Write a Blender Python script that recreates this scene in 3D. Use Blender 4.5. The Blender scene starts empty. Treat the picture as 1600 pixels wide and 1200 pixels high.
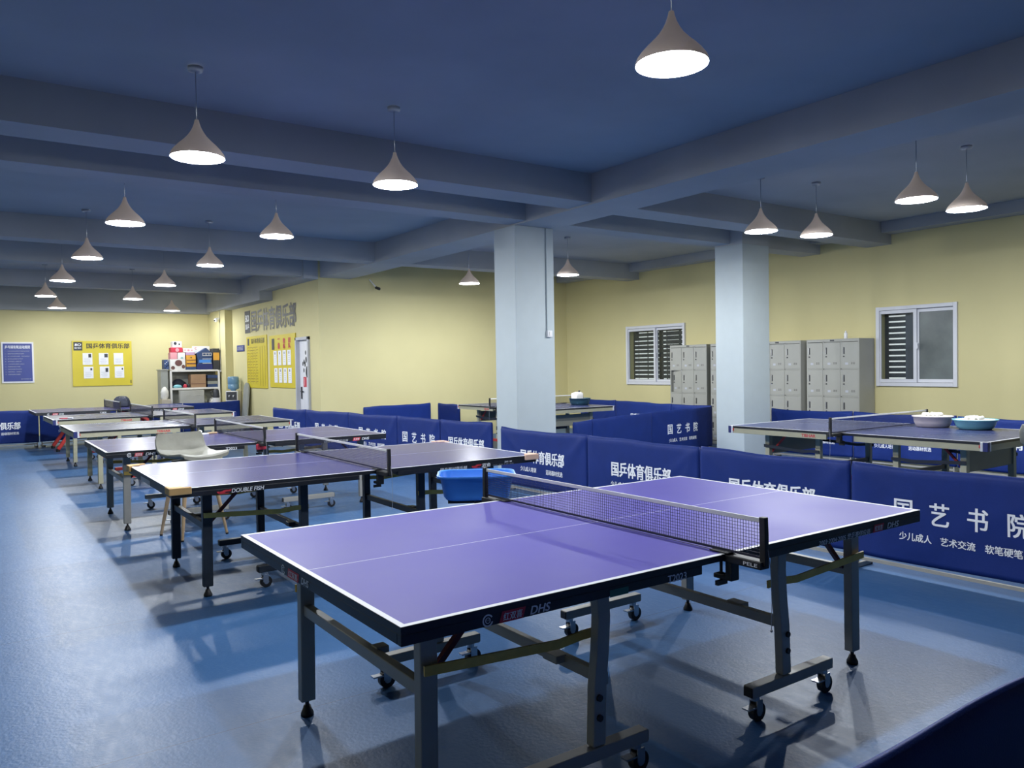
import bpy, math, random
from mathutils import Vector, Matrix
random.seed(7)
S = bpy.context.scene
COL = S.collection
PI = math.pi

# ---------------------------------------------------------------- camera, world, exposure
cam_d = bpy.data.cameras.new('camera')
cam_d.sensor_width = 36.0
cam_d.lens = 1227.2 / 1600.0 * 36.0
cam_d.clip_start = 0.02
cam = bpy.data.objects.new('camera', cam_d)
COL.objects.link(cam)
_r = Vector((0.81782, -0.57524, -0.01622)); _u = Vector((0.02671, 0.0098, 0.9996)); _f = Vector((0.57485, 0.81793, -0.02338))
cam.matrix_world = Matrix(((_r.x, _u.x, -_f.x, 0), (_r.y, _u.y, -_f.y, 0), (_r.z, _u.z, -_f.z, 1.4767), (0, 0, 0, 1)))
S.camera = cam
w = bpy.data.worlds.new('world'); S.world = w
w.use_nodes = True
w.node_tree.nodes['Background'].inputs[0].default_value = (0.02, 0.025, 0.04, 1)
w.node_tree.nodes['Background'].inputs[1].default_value = 1.0
S.view_settings.view_transform = 'Standard'
S.view_settings.look = 'None'
S.view_settings.gamma = 1.0
S.view_settings.use_curve_mapping = False
S.view_settings.exposure = -0.38
S.cycles.use_denoising = True
S.cycles.max_bounces = 8
S.cycles.diffuse_bounces = 5
S.cycles.glossy_bounces = 4
S.cycles.transparent_max_bounces = 12
S.cycles.caustics_reflective = False
S.cycles.caustics_refractive = False
S.cycles.sample_clamp_indirect = 6.0
LAMP_POWER = 88.0
LAMP_COLOR = (0.93, 0.97, 1.0)

# ---------------------------------------------------------------- materials
def mat(name, col, rough=0.5, metal=0.0, spec=0.5, var=0.0, vscale=6.0, bump=0.0, bscale=40.0, coat=0.0, rvar=0.0, emit=None, estr=0.0):
    m = bpy.data.materials.new(name); m.use_nodes = True
    nt = m.node_tree; b = nt.nodes['Principled BSDF']
    b.inputs['Base Color'].default_value = (*col, 1)
    b.inputs['Roughness'].default_value = rough
    b.inputs['Metallic'].default_value = metal
    b.inputs['Specular IOR Level'].default_value = spec
    b.inputs['Coat Weight'].default_value = coat
    if emit:
        b.inputs['Emission Color'].default_value = (*emit, 1); b.inputs['Emission Strength'].default_value = estr
    if var or bump or rvar:
        tc = nt.nodes.new('ShaderNodeTexCoord')
    if var or rvar:
        n = nt.nodes.new('ShaderNodeTexNoise'); n.inputs['Scale'].default_value = vscale; n.inputs['Detail'].default_value = 5
        nt.links.new(tc.outputs['Object'], n.inputs['Vector'])
    if var:
        r = nt.nodes.new('ShaderNodeMapRange')
        r.inputs['From Min'].default_value = 0.3; r.inputs['From Max'].default_value = 0.7
        r.inputs['To Min'].default_value = 1 - var; r.inputs['To Max'].default_value = 1 + var
        nt.links.new(n.outputs['Fac'], r.inputs['Value'])
        mx = nt.nodes.new('ShaderNodeVectorMath'); mx.operation = 'SCALE'
        mx.inputs[0].default_value = col
        nt.links.new(r.outputs['Result'], mx.inputs['Scale'])
        nt.links.new(mx.outputs[0], b.inputs['Base Color'])
    if rvar:
        r2 = nt.nodes.new('ShaderNodeMapRange')
        r2.inputs['From Min'].default_value = 0.3; r2.inputs['From Max'].default_value = 0.7
        r2.inputs['To Min'].default_value = max(0.05, rough - rvar); r2.inputs['To Max'].default_value = min(1, rough + rvar)
        nt.links.new(n.outputs['Fac'], r2.inputs['Value'])
        nt.links.new(r2.outputs['Result'], b.inputs['Roughness'])
    if bump:
        nb = nt.nodes.new('ShaderNodeTexNoise'); nb.inputs['Scale'].default_value = bscale; nb.inputs['Detail'].default_value = 3
        nt.links.new(tc.outputs['Object'], nb.inputs['Vector'])
        bp = nt.nodes.new('ShaderNodeBump'); bp.inputs['Strength'].default_value = bump; bp.inputs['Distance'].default_value = 0.01
        nt.links.new(nb.outputs['Fac'], bp.inputs['Height']); nt.links.new(bp.outputs['Normal'], b.inputs['Normal'])
    return m

def floor_material():
    m = bpy.data.materials.new('blue floor paint'); m.use_nodes = True
    nt = m.node_tree; N = nt.nodes.new; L = nt.links.new; b = nt.nodes['Principled BSDF']
    tc = N('ShaderNodeTexCoord'); sep = N('ShaderNodeSeparateXYZ'); L(tc.outputs['Object'], sep.inputs[0])
    n1 = N('ShaderNodeTexNoise'); n1.inputs['Scale'].default_value = 0.9; n1.inputs['Detail'].default_value = 6; L(tc.outputs['Object'], n1.inputs['Vector'])
    mp = N('ShaderNodeMapping'); mp.inputs['Scale'].default_value = (14, 5, 1); mp.inputs['Rotation'].default_value = (0, 0, 0.5); L(tc.outputs['Object'], mp.inputs['Vector'])
    n2 = N('ShaderNodeTexNoise'); n2.inputs['Scale'].default_value = 2.0; n2.inputs['Detail'].default_value = 8; n2.inputs['Roughness'].default_value = 0.65; L(mp.outputs[0], n2.inputs['Vector'])
    ramp = N('ShaderNodeValToRGB')
    ramp.color_ramp.elements[0].position = 0.3; ramp.color_ramp.elements[0].color = (0.034, 0.108, 0.262, 1)
    ramp.color_ramp.elements[1].position = 0.72; ramp.color_ramp.elements[1].color = (0.050, 0.138, 0.315, 1)
    L(n1.outputs['Fac'], ramp.inputs[0])
    scuff = N('ShaderNodeMapRange'); scuff.inputs['From Min'].default_value = 0.5; scuff.inputs['From Max'].default_value = 0.8; scuff.inputs['To Min'].default_value = 0; scuff.inputs['To Max'].default_value = 0.35
    L(n2.outputs['Fac'], scuff.inputs['Value'])
    mix = N('ShaderNodeMix'); mix.data_type = 'RGBA'; L(scuff.outputs[0], mix.inputs[0]); L(ramp.outputs[0], mix.inputs[6]); mix.inputs[7].default_value = (0.085, 0.165, 0.325, 1)
    # sheet joints every 1.8 m
    md = N('ShaderNodeMath'); md.operation = 'PINGPONG'; md.inputs[1].default_value = 0.9
    ad = N('ShaderNodeMath'); ad.operation = 'ADD'; ad.inputs[1].default_value = 0.31 ; L(sep.outputs['Y'], ad.inputs[0]); L(ad.outputs[0], md.inputs[0])
    lt = N('ShaderNodeMath'); lt.operation = 'LESS_THAN'; lt.inputs[1].default_value = 0.0022; L(md.outputs[0], lt.inputs[0])
    mix2 = N('ShaderNodeMix'); mix2.data_type = 'RGBA'; L(lt.outputs[0], mix2.inputs[0]); L(mix.outputs[2], mix2.inputs[6]); mix2.inputs[7].default_value = (0.03, 0.06, 0.12, 1)
    L(mix2.outputs[2], b.inputs['Base Color'])
    rr = N('ShaderNodeMapRange'); rr.inputs['From Min'].default_value = 0.35; rr.inputs['From Max'].default_value = 0.7; rr.inputs['To Min'].default_value = 0.43; rr.inputs['To Max'].default_value = 0.36
    b.inputs['Specular IOR Level'].default_value = 0.24
    L(n2.outputs['Fac'], rr.inputs['Value']); L(rr.outputs[0], b.inputs['Roughness'])
    nb = N('ShaderNodeTexNoise'); nb.inputs['Scale'].default_value = 60; nb.inputs['Detail'].default_value = 4; L(tc.outputs['Object'], nb.inputs['Vector'])
    bp = N('ShaderNodeBump'); bp.inputs['Strength'].default_value = 0.12; bp.inputs['Distance'].default_value = 0.01
    L(nb.outputs['Fac'], bp.inputs['Height']); L(bp.outputs['Normal'], b.inputs['Normal'])
    return m

M = dict(
    floor=floor_material(),
    ceiling=mat('slate blue ceiling paint', (0.42, 0.435, 0.45), 0.85, var=0.10, vscale=0.8, bump=0.05),
    cream=mat('cream wall paint', (0.63, 0.57, 0.31), 0.8, spec=0.3, var=0.03, vscale=1.2, bump=0.03, bscale=60),
    pillar=mat('pale blue pillar paint', (0.47, 0.53, 0.55), 0.6, var=0.02, bump=0.02, bscale=30),
    purple=mat('purple tabletop lacquer', (0.076, 0.064, 0.31), 0.5, spec=0.20, var=0.05, vscale=1.5, rvar=0.05),
    bluetop=mat('blue tabletop lacquer', (0.040, 0.050, 0.125), 0.28, spec=0.20, var=0.05, vscale=1.5, rvar=0.015),
    violet=mat('blue violet tabletop lacquer', (0.050, 0.051, 0.185), 0.23, spec=0.09, var=0.05, vscale=1.5, rvar=0.015),
    line=mat('white line paint', (0.66, 0.67, 0.70), 0.5, var=0.02),
    black=mat('black enamel', (0.012, 0.014, 0.02), 0.42, var=0.15, vscale=12),
    blackplastic=mat('black plastic', (0.012, 0.012, 0.014), 0.5, var=0.1, vscale=20),
    greymetal=mat('grey powder coated steel', (0.36, 0.35, 0.32), 0.42, spec=0.5, var=0.06, vscale=8),
    darksteel=mat('blue black powder coated steel', (0.02, 0.026, 0.036), 0.4, var=0.1, vscale=9),
    creammetal=mat('cream coated frame', (0.50, 0.47, 0.32), 0.45, var=0.05, vscale=7),
    panelgrey=mat('grey cream end panel', (0.30, 0.29, 0.22), 0.5, var=0.05),
    chrome=mat('zinc plated metal', (0.62, 0.63, 0.65), 0.28, metal=0.9, var=0.05, vscale=15),
    yellow=mat('ochre strap steel', (0.80, 0.53, 0.11), 0.5, var=0.12, vscale=14),
    darkred=mat('dark red rod', (0.11, 0.012, 0.02), 0.45, var=0.1, vscale=14),
    red=mat('red plastic', (0.62, 0.05, 0.04), 0.4, var=0.06),
    redprint=mat('red print', (0.66, 0.04, 0.06), 0.5, var=0.05),
    whiteprint=mat('white print', (0.88, 0.89, 0.92), 0.55, var=0.02),
    greyprint=mat('grey print', (0.46, 0.48, 0.53), 0.55, var=0.02),
    blackprint=mat('black print', (0.015, 0.016, 0.025), 0.5, var=0.05),
    navyprint=mat('navy cap', (0.02, 0.03, 0.16), 0.45, var=0.05),
    whitecap=mat('white corner cap', (0.78, 0.78, 0.80), 0.4, var=0.03),
    tan=mat('tan foam corner pad', (0.62, 0.38, 0.15), 0.7, var=0.08),
    pink=mat('pale pink foam pad', (0.78, 0.52, 0.40), 0.7, var=0.06),
    cloth=mat('royal blue barrier cloth', (0.006, 0.024, 0.160), 0.6, spec=0.25, var=0.08, vscale=5, bump=0.12, bscale=220),
    net=mat('black net cord', (0.018, 0.02, 0.05), 0.6, var=0.05),
    tape=mat('white net tape', (0.80, 0.80, 0.78), 0.6, var=0.04, vscale=20),
    shade=mat('taupe lamp shade', (0.50, 0.42, 0.37), 0.55, var=0.05, emit=(0.55, 0.45, 0.38), estr=0.2),  # faint emission stands in for bulb light coming through the shade
    canopy=mat('slate canopy', (0.30, 0.32, 0.36), 0.7, var=0.05),
    shadein=mat('white lamp lining', (0.90, 0.90, 0.90), 0.6, var=0.01),
    cord=mat('lamp cord', (0.34, 0.36, 0.40), 0.6, var=0.03),
    locker=mat('grey locker enamel', (0.36, 0.36, 0.33), 0.45, var=0.04, vscale=4),
    lockerdark=mat('dark locker slot', (0.05, 0.05, 0.055), 0.5, var=0.05),
    alu=mat('white window aluminium', (0.66, 0.67, 0.72), 0.35, var=0.03),
    slat=mat('lit gap between shutter boards', (0.6, 0.6, 0.58), 0.5, emit=(0.95, 0.95, 0.9), estr=0.75),
    shaft=mat('dark shutter board', (0.03, 0.033, 0.04), 0.7, var=0.1),
    frosted=mat('grey green frosted pane', (0.13, 0.15, 0.15), 0.22, var=0.25, vscale=2.5),
    smoked=mat('smoked blue grey pane', (0.09, 0.095, 0.12), 0.25, var=0.15, vscale=2.5),
    whitedoor=mat('white door lacquer', (0.72, 0.72, 0.76), 0.4, var=0.02),
    greyframe=mat('grey door frame', (0.45, 0.46, 0.50), 0.45, var=0.03),
    signyellow=mat('yellow sign board', (0.62, 0.50, 0.03), 0.5, var=0.03, vscale=3),
    signblue=mat('blue sign board', (0.03, 0.05, 0.25), 0.45, var=0.05, vscale=3),
    paper=mat('white paper', (0.80, 0.80, 0.84), 0.6, var=0.04, vscale=12),
    charcoal=mat('charcoal', (0.035, 0.037, 0.045), 0.6, var=0.15, vscale=10),
    leather=mat('grey leather', (0.25, 0.245, 0.205), 0.45, var=0.16, vscale=7, bump=0.2, bscale=14),
    beech=mat('beech wood', (0.50, 0.34, 0.19), 0.5, var=0.14, vscale=9),
    tub=mat('blue plastic tub', (0.07, 0.27, 0.76), 0.35, var=0.05, vscale=5),
    tubteal=mat('teal plastic', (0.20, 0.47, 0.54), 0.35, var=0.04),
    tubpink=mat('pinkish white plastic', (0.66, 0.58, 0.58), 0.4, var=0.04),
    tubdark=mat('dark teal plastic', (0.025, 0.075, 0.11), 0.4, var=0.1),
    ball=mat('white celluloid', (0.86, 0.84, 0.80), 0.4, var=0.02),
    card=mat('brown cardboard', (0.36, 0.22, 0.13), 0.8, var=0.08),
    pinkbox=mat('pink card', (0.72, 0.32, 0.36), 0.6, var=0.04),
    whitebox=mat('white card', (0.78, 0.76, 0.74), 0.6, var=0.05, vscale=8),
    lilac=mat('lilac card', (0.52, 0.34, 0.52), 0.6, var=0.05),
    orange=mat('orange card', (0.72, 0.36, 0.05), 0.6, var=0.05),
    redcard=mat('red card', (0.50, 0.03, 0.06), 0.6, var=0.05),
    bluecard=mat('dark blue card', (0.03, 0.06, 0.16), 0.6, var=0.2, vscale=18),
    brownprint=mat('brown print', (0.13, 0.055, 0.05), 0.6, var=0.3, vscale=22),
    navycloth=mat('dark navy fabric', (0.02, 0.025, 0.045), 0.75, var=0.2, vscale=12),
    bag=mat('white plastic bag', (0.72, 0.70, 0.66), 0.5, var=0.1, vscale=14),
    bottle=mat('blue water bottle', (0.16, 0.30, 0.45), 0.2, var=0.06),
    beigebox=mat('beige board', (0.52, 0.46, 0.36), 0.6, var=0.06),
    wavy=mat('pale grey cabinet panel', (0.50, 0.49, 0.45), 0.5, var=0.07, vscale=5),
    board=mat('grey folded board', (0.30, 0.31, 0.28), 0.5, var=0.06),
    green=mat('green print', (0.03, 0.20, 0.15), 0.5, var=0.05),
)

# ---------------------------------------------------------------- mesh helpers
class MB:
    def __init__(s): s.v = []; s.f = []; s.m = []; s.sm = []
    def add(s, verts, faces, mi=0, smooth=False):
        o = len(s.v); s.v += [tuple(v) for v in verts]
        for f in faces: s.f.append([i + o for i in f]); s.m.append(mi); s.sm.append(smooth)
    def box(s, c, d, mi=0, rot=None, taper=None):
        hx, hy, hz = d[0] / 2, d[1] / 2, d[2] / 2
        vs = []
        for z in (-hz, hz):
            k = taper if (taper and z < 0) else 1
            for x, y in ((-hx, -hy), (hx, -hy), (hx, hy), (-hx, hy)): vs.append(Vector((x * k, y * k, z)))
        if rot: vs = [rot @ v for v in vs]
        c = Vector(c)
        s.add([v + c for v in vs], [(3, 2, 1, 0), (4, 5, 6, 7), (0, 1, 5, 4), (1, 2, 6, 5), (2, 3, 7, 6), (3, 0, 4, 7)], mi)
    def bar(s, p, q, a, b, mi=0, up=(0, 0, 1)):
        p, q = Vector(p), Vector(q); d = (q - p); L = d.length; d.normalize()
        u = Vector(up)
        if abs(d.dot(u)) > 0.98: u = Vector((1, 0, 0))
        x = d.cross(u).normalized(); y = x.cross(d)
        s.path([p, q], a, b, mi, frames=[(x, y), (x, y)])
    def path(s, pts, a, b, mi=0, frames=None, up=(0, 1, 0)):
        # rectangular tube along points, width a (side), b (height)
        pts = [Vector(p) for p in pts]; n = len(pts); vs = []; fs = []
        for i, p in enumerate(pts):
            if frames: x, y = frames[i]
            else:
                d = (pts[min(i + 1, n - 1)] - pts[max(i - 1, 0)]).normalized(); x = d.cross(Vector(up)).normalized(); y = x.cross(d)
            for sx, sy in ((-1, -1), (1, -1), (1, 1), (-1, 1)): vs.append(p + x * sx * a / 2 + y * sy * b / 2)
        for i in range(n - 1):
            o = 4 * i
            for k in range(4): fs.append((o + k, o + (k + 1) % 4, o + 4 + (k + 1) % 4, o + 4 + k))
        fs += [(3, 2, 1, 0), (4 * n - 4, 4 * n - 3, 4 * n - 2, 4 * n - 1)]
        s.add(vs, fs, mi)
    def cyl(s, p, q, r, n=12, mi=0, r2=None, smooth=True):
        p, q = Vector(p), Vector(q); d = (q - p).normalized()
        u = Vector((0, 0, 1)) if abs(d.z) < 0.9 else Vector((1, 0, 0))
        x = d.cross(u).normalized(); y = d.cross(x); r2 = r if r2 is None else r2
        vs = []
        for c, rr in ((p, r), (q, r2)):
            for i in range(n):
                a = 2 * PI * i / n; vs.append(c + x * math.cos(a) * rr + y * math.sin(a) * rr)
        s.add(vs, [(i, (i + 1) % n, n + (i + 1) % n, n + i) for i in range(n)], mi, smooth)
        s.add(vs[:n], [tuple(range(n))[::-1]], mi); s.add(vs[n:], [tuple(range(n))], mi)
    def tube(s, pts, r, n=8, mi=0):
        pts = [Vector(p) for p in pts]; m = len(pts); vs = []
        for i, p in enumerate(pts):
            d = (pts[min(i + 1, m - 1)] - pts[max(i - 1, 0)]).normalized()
            u = Vector((0, 0, 1)) if abs(d.z) < 0.9 else Vector((1, 0, 0))
            x = d.cross(u).normalized(); y = d.cross(x)
            rr = r[i] if isinstance(r, (list, tuple)) else r
            for k in range(n):
                a = 2 * PI * k / n; vs.append(p + x * math.cos(a) * rr + y * math.sin(a) * rr)
        fs = [(i * n + k, i * n + (k + 1) % n, (i + 1) * n + (k + 1) % n, (i + 1) * n + k) for i in range(m - 1) for k in range(n)]
        s.add(vs, fs, mi, True)
        s.add(vs[:n], [tuple(range(n))[::-1]], mi); s.add(vs[-n:], [tuple(range(n))], mi)
    def lathe(s, prof, c=(0, 0, 0), n=32, mi=0, sx=1, sy=1, smooth=True):
        vs = []; c = Vector(c)
        for r, z in prof:
            for i in range(n):
                a = 2 * PI * i / n; vs.append(c + Vector((math.cos(a) * r * sx, math.sin(a) * r * sy, z)))
        fs = [(j * n + i, j * n + (i + 1) % n, (j + 1) * n + (i + 1) % n, (j + 1) * n + i) for j in range(len(prof) - 1) for i in range(n)]
        s.add(vs, fs, mi, smooth)
    def loops(s, rings, mi=0, smooth=True, cap0=False, cap1=False):
        n = len(rings[0]); vs = [p for r in rings for p in r]
        s.add(vs, [(j * n + i, j * n + (i + 1) % n, (j + 1) * n + (i + 1) % n, (j + 1) * n + i) for j in range(len(rings) - 1) for i in range(n)], mi, smooth)
        if cap0: s.add(rings[0], [tuple(range(n))[::-1]], mi)
        if cap1: s.add(rings[-1], [tuple(range(n))], mi)
    def sphere(s, c, r, n=12, mi=0, sz=1.0):
        prof = [(max(1e-4, r * math.sin(PI * i / n)), -r * sz * math.cos(PI * i / n)) for i in range(n + 1)]
        s.lathe(prof, c, 2 * n, mi)
    def mesh(s, name, mats):
        me = bpy.data.meshes.new(name); me.from_pydata(s.v, [], s.f)
        for m in (mats if isinstance(mats, (list, tuple)) else [mats]): me.materials.append(m)
        me.polygons.foreach_set('material_index', s.m); me.polygons.foreach_set('use_smooth', s.sm)
        me.update(); return me
    def build(s, name, mats, parent=None, bevel=0.0):
        o = bpy.data.objects.new(name, s.mesh(name, mats)); COL.objects.link(o)
        if parent: o.parent = parent
        if bevel:
            md = o.modifiers.new('bevel', 'BEVEL'); md.width = bevel; md.segments = 2; md.limit_method = 'ANGLE'
        return o

def tag(o, label=None, cat=None, group=None, kind=None):
    if label: o['label'] = label
    if cat: o['category'] = cat
    if group: o['group'] = group
    if kind: o['kind'] = kind
    return o
def empty(name, loc=(0, 0, 0), rz=0.0):
    o = bpy.data.objects.new(name, None); o.empty_display_size = 0.1; COL.objects.link(o)
    o.location = loc; o.rotation_euler = (0, 0, rz); return o
def struct(mb, name, mats, parent=None, bevel=0):
    o = mb.build(name, mats, parent, bevel)
    if not parent: o['kind'] = 'structure'
    return o
def copy_tree(o, parent=None):
    c = o.copy(); COL.objects.link(c)
    if parent: c.parent = parent
    for ch in list(o.children): copy_tree(ch, c)
    return c

# ---------------------------------------------------------------- lettering
_glyphs = {}
def glyph_mesh(text, bold, shear):
    key = (text, bold, shear)
    if key not in _glyphs:
        cu = bpy.data.curves.new('text', 'FONT'); cu.body = text; cu.size = 1.0; cu.shear = shear; cu.resolution_u = 3
        ob = bpy.data.objects.new('text', cu); COL.objects.link(ob)
        dg = bpy.context.evaluated_depsgraph_get(); dg.update()
        me = bpy.data.meshes.new_from_object(ob.evaluated_get(dg))
        vs = [(v.co.x, v.co.y) for v in me.vertices]; fs = [list(p.vertices) for p in me.polygons]
        bpy.data.objects.remove(ob); bpy.data.curves.remove(cu); bpy.data.meshes.remove(me)
        x0 = min(v[0] for v in vs); x1 = max(v[0] for v in vs); y0 = min(v[1] for v in vs); y1 = max(v[1] for v in vs)
        _glyphs[key] = ([((x - x0) / (x1 - x0) - 0.5, (y - y0) / (y1 - y0) - 0.5) for x, y in vs], fs)
    return _glyphs[key]
def put_text(mb, text, c, wd, ht, ux=(1, 0, 0), uy=(0, 0, 1), bold=0.012, shear=0.0, mi=0, warp=None):
    vs, fs = glyph_mesh(text, 0, shear)
    c, ux, uy = Vector(c), Vector(ux), Vector(uy); nrm = ux.cross(uy)
    k = bold * ht * 1.2
    # heavier strokes: the same outlines laid again a hair apart
    for q, (dx, dy) in enumerate(((-k, -k * 0.5), (k, k * 0.5), (-k, k * 0.5), (k, -k * 0.5)) if bold else ((0, 0),)):
        pts = [c + ux * (x * (wd - 2 * k) + dx) + uy * (y * (ht - k) + dy) for x, y in vs]
        if warp: pts = [warp(p) for p in pts]
        mb.add([p + nrm * (0.00012 * q) for p in pts], fs, mi)
def quad(mb, c, wd, ht, ux=(1, 0, 0), uy=(0, 0, 1), mi=0, skew=0.0):
    c, ux, uy = Vector(c), Vector(ux), Vector(uy)
    k = skew * ht / 2
    mb.add([c + ux * (-wd / 2 - k) - uy * ht / 2, c + ux * (wd / 2 - k) - uy * ht / 2, c + ux * (wd / 2 + k) + uy * ht / 2, c + ux * (-wd / 2 + k) + uy * ht / 2], [(0, 1, 2, 3)], mi)
def ring(mb, c, r0, r1, ux=(1, 0, 0), uy=(0, 0, 1), mi=0, a0=0, a1=2 * PI, n=28, ky=1.0):
    c, ux, uy = Vector(c), Vector(ux), Vector(uy); vs = []
    for i in range(n + 1):
        a = a0 + (a1 - a0) * i / n
        for r in (r0, r1): vs.append(c + ux * math.cos(a) * r + uy * math.sin(a) * r * ky)
    mb.add(vs, [(2 * i, 2 * i + 1, 2 * i + 3, 2 * i + 2) for i in range(n)], mi)

# ---------------------------------------------------------------- room
XW, YP, XS, YB, ZC = 11.6, 14.25, 5.58, 21.6, 3.53
XL, YN = -4.5, -9.0
b = MB(); b.box(((XL + XW) / 2, (YN + YB) / 2, -0.05), (XW - XL + 0.4, YB - YN + 0.4, 0.1)); struct(b, 'floor', M['floor'])
b = MB(); b.box(((XL + XW) / 2, (YN + YB) / 2, ZC + 0.05), (XW - XL + 0.4, YB - YN + 0.4, 0.1)); struct(b, 'ceiling', M['ceiling'])
b = MB(); b.box(((XL + XS) / 2 + 0.1, YB + 0.1, ZC / 2), (XS - XL + 0.4, 0.2, ZC)); struct(b, 'wall_back', M['cream'])
# sign wall with its pilaster and the door opening
b = MB()
DY0, DY1, DH = 14.74, 15.47, 2.11
b.box((XS + 0.1, (DY1 + YB) / 2, ZC / 2), (0.2, YB - DY1, ZC))
b.box((XS + 0.1, (DY0 + DY1) / 2, (DH + ZC) / 2), (0.2, DY1 - DY0, ZC - DH))
b.box((XS + 0.1, (YP + DY0) / 2, ZC / 2), (0.2, DY0 - YP, ZC))
struct(b, 'wall_sign', M['cream'])
b = MB(); b.box((XS - 0.09, 20.8, ZC / 2), (0.18, 1.6, ZC)); struct(b, 'trim_1', M['cream'])
b = MB(); b.box(((XS + 0.2 + XW) / 2, YP + 0.1, ZC / 2), (XW - XS - 0.2, 0.2, ZC)); struct(b, 'wall_middle', M['cream'])
# right wall with two window openings
W1 = (10.62, 12.20, 1.07, 2.23); W2 = (5.51, 6.65, 1.10, 2.25)
b = MB()
ys = [YN, W2[0], W2[1], W1[0], W1[1], YP]
for i in range(5):
    y0, y1 = ys[i], ys[i + 1]
    if i in (1, 3):
        ww = W2 if i == 1 else W1
        b.box((XW + 0.1, (y0 + y1) / 2, ww[2] / 2), (0.2, y1 - y0, ww[2]))
        b.box((XW + 0.1, (y0 + y1) / 2, (ww[3] + ZC) / 2), (0.2, y1 - y0, ZC - ww[3]))
    else: b.box((XW + 0.1, (y0 + y1) / 2, ZC / 2), (0.2, y1 - y0, ZC))
struct(b, 'wall_right', M['cream'])
b = MB(); b.box((XL - 0.1, (YN + YB) / 2, ZC / 2), (0.2, YB - YN, ZC)); struct(b, 'wall_left', M['cream'])
b = MB(); b.box(((XL + XW) / 2, YN - 0.1, ZC / 2), (XW - XL, 0.2, ZC)); struct(b, 'wall_front', M['ceiling'])
# beams
def beam(x0, x1, y0, y1, z0):
    bb = MB(); bb.box(((x0 + x1) / 2, (y0 + y1) / 2, (z0 + ZC + 0.01) / 2), (x1 - x0, y1 - y0, ZC - z0 + 0.01)); struct(bb, 'ceiling_beam', M['ceiling'])
beam(5.62, 6.22, YN, YP, 3.20)
for y0, y1 in ((6.45, 6.85), (7.65, 8.0), (11.85, 12.2)):
    beam(XL, 5.62, y0, y1, 3.22); beam(6.22, XW, y0, y1, 3.22)
for y0, y1 in ((14.3, 14.6), (18.2, 18.5)): beam(XL, 5.3, y0, y1, 3.22)
beam(2.0 + 3.3, XS, 16.9, 20.0, 2.97); beam(5.3, XS, YP, 16.9, 3.17); beam(XL, XS - 0.18, 21.35, YB, 2.95); beam(5.3, XS - 0.18, 20.0, 21.35, 2.98)
beam(XW - 0.28, XW, YN, 6.45, 3.37); beam(XW - 0.28, XW, 6.85, 7.65, 3.37); beam(XW - 0.28, XW, 8.0, 11.85, 3.37); beam(XW - 0.28, XW, 12.2, YP, 3.37)
# pillars
def pillar(x0, x1, y0, y1):
    bb = MB(); bb.box(((x0 + x1) / 2, (y0 + y1) / 2, 1.6), (x1 - x0, y1 - y0, 3.2)); return struct(bb, 'pillar', M['pillar'], bevel=0.008)
pillar(5.60, 6.20, 7.86, 8.32)
pillar(9.34, 9.95, 7.42, 7.93)
bb = MB(); bb.box((9.65, 7.68, 3.365), (0.61, 0.51, 0.34)); struct(bb, 'ceiling_beam', M['ceiling'])
# conduit and switch on the near pillar
t = empty('light_switch', (6.10, 7.86, 1.87)); tag(t, 'small white switch box at the foot of a thin conduit on the left pillar', 'switch')
b = MB(); b.box((0, -0.02, 0), (0.075, 0.036, 0.085)); b.build('switch_box', M['whitecap'], t, 0.006)
b = MB(); b.box((0, -0.0415, 0), (0.03, 0.006, 0.05)); b.build('rocker', M['whitebox'], t)
b = MB(); b.bar((-0.02, -0.0115, 0.043), (-0.02, -0.0115, 1.32), 0.022, 0.02, up=(0, 1, 0)); b.build('conduit', M['pillar'], t)

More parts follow.
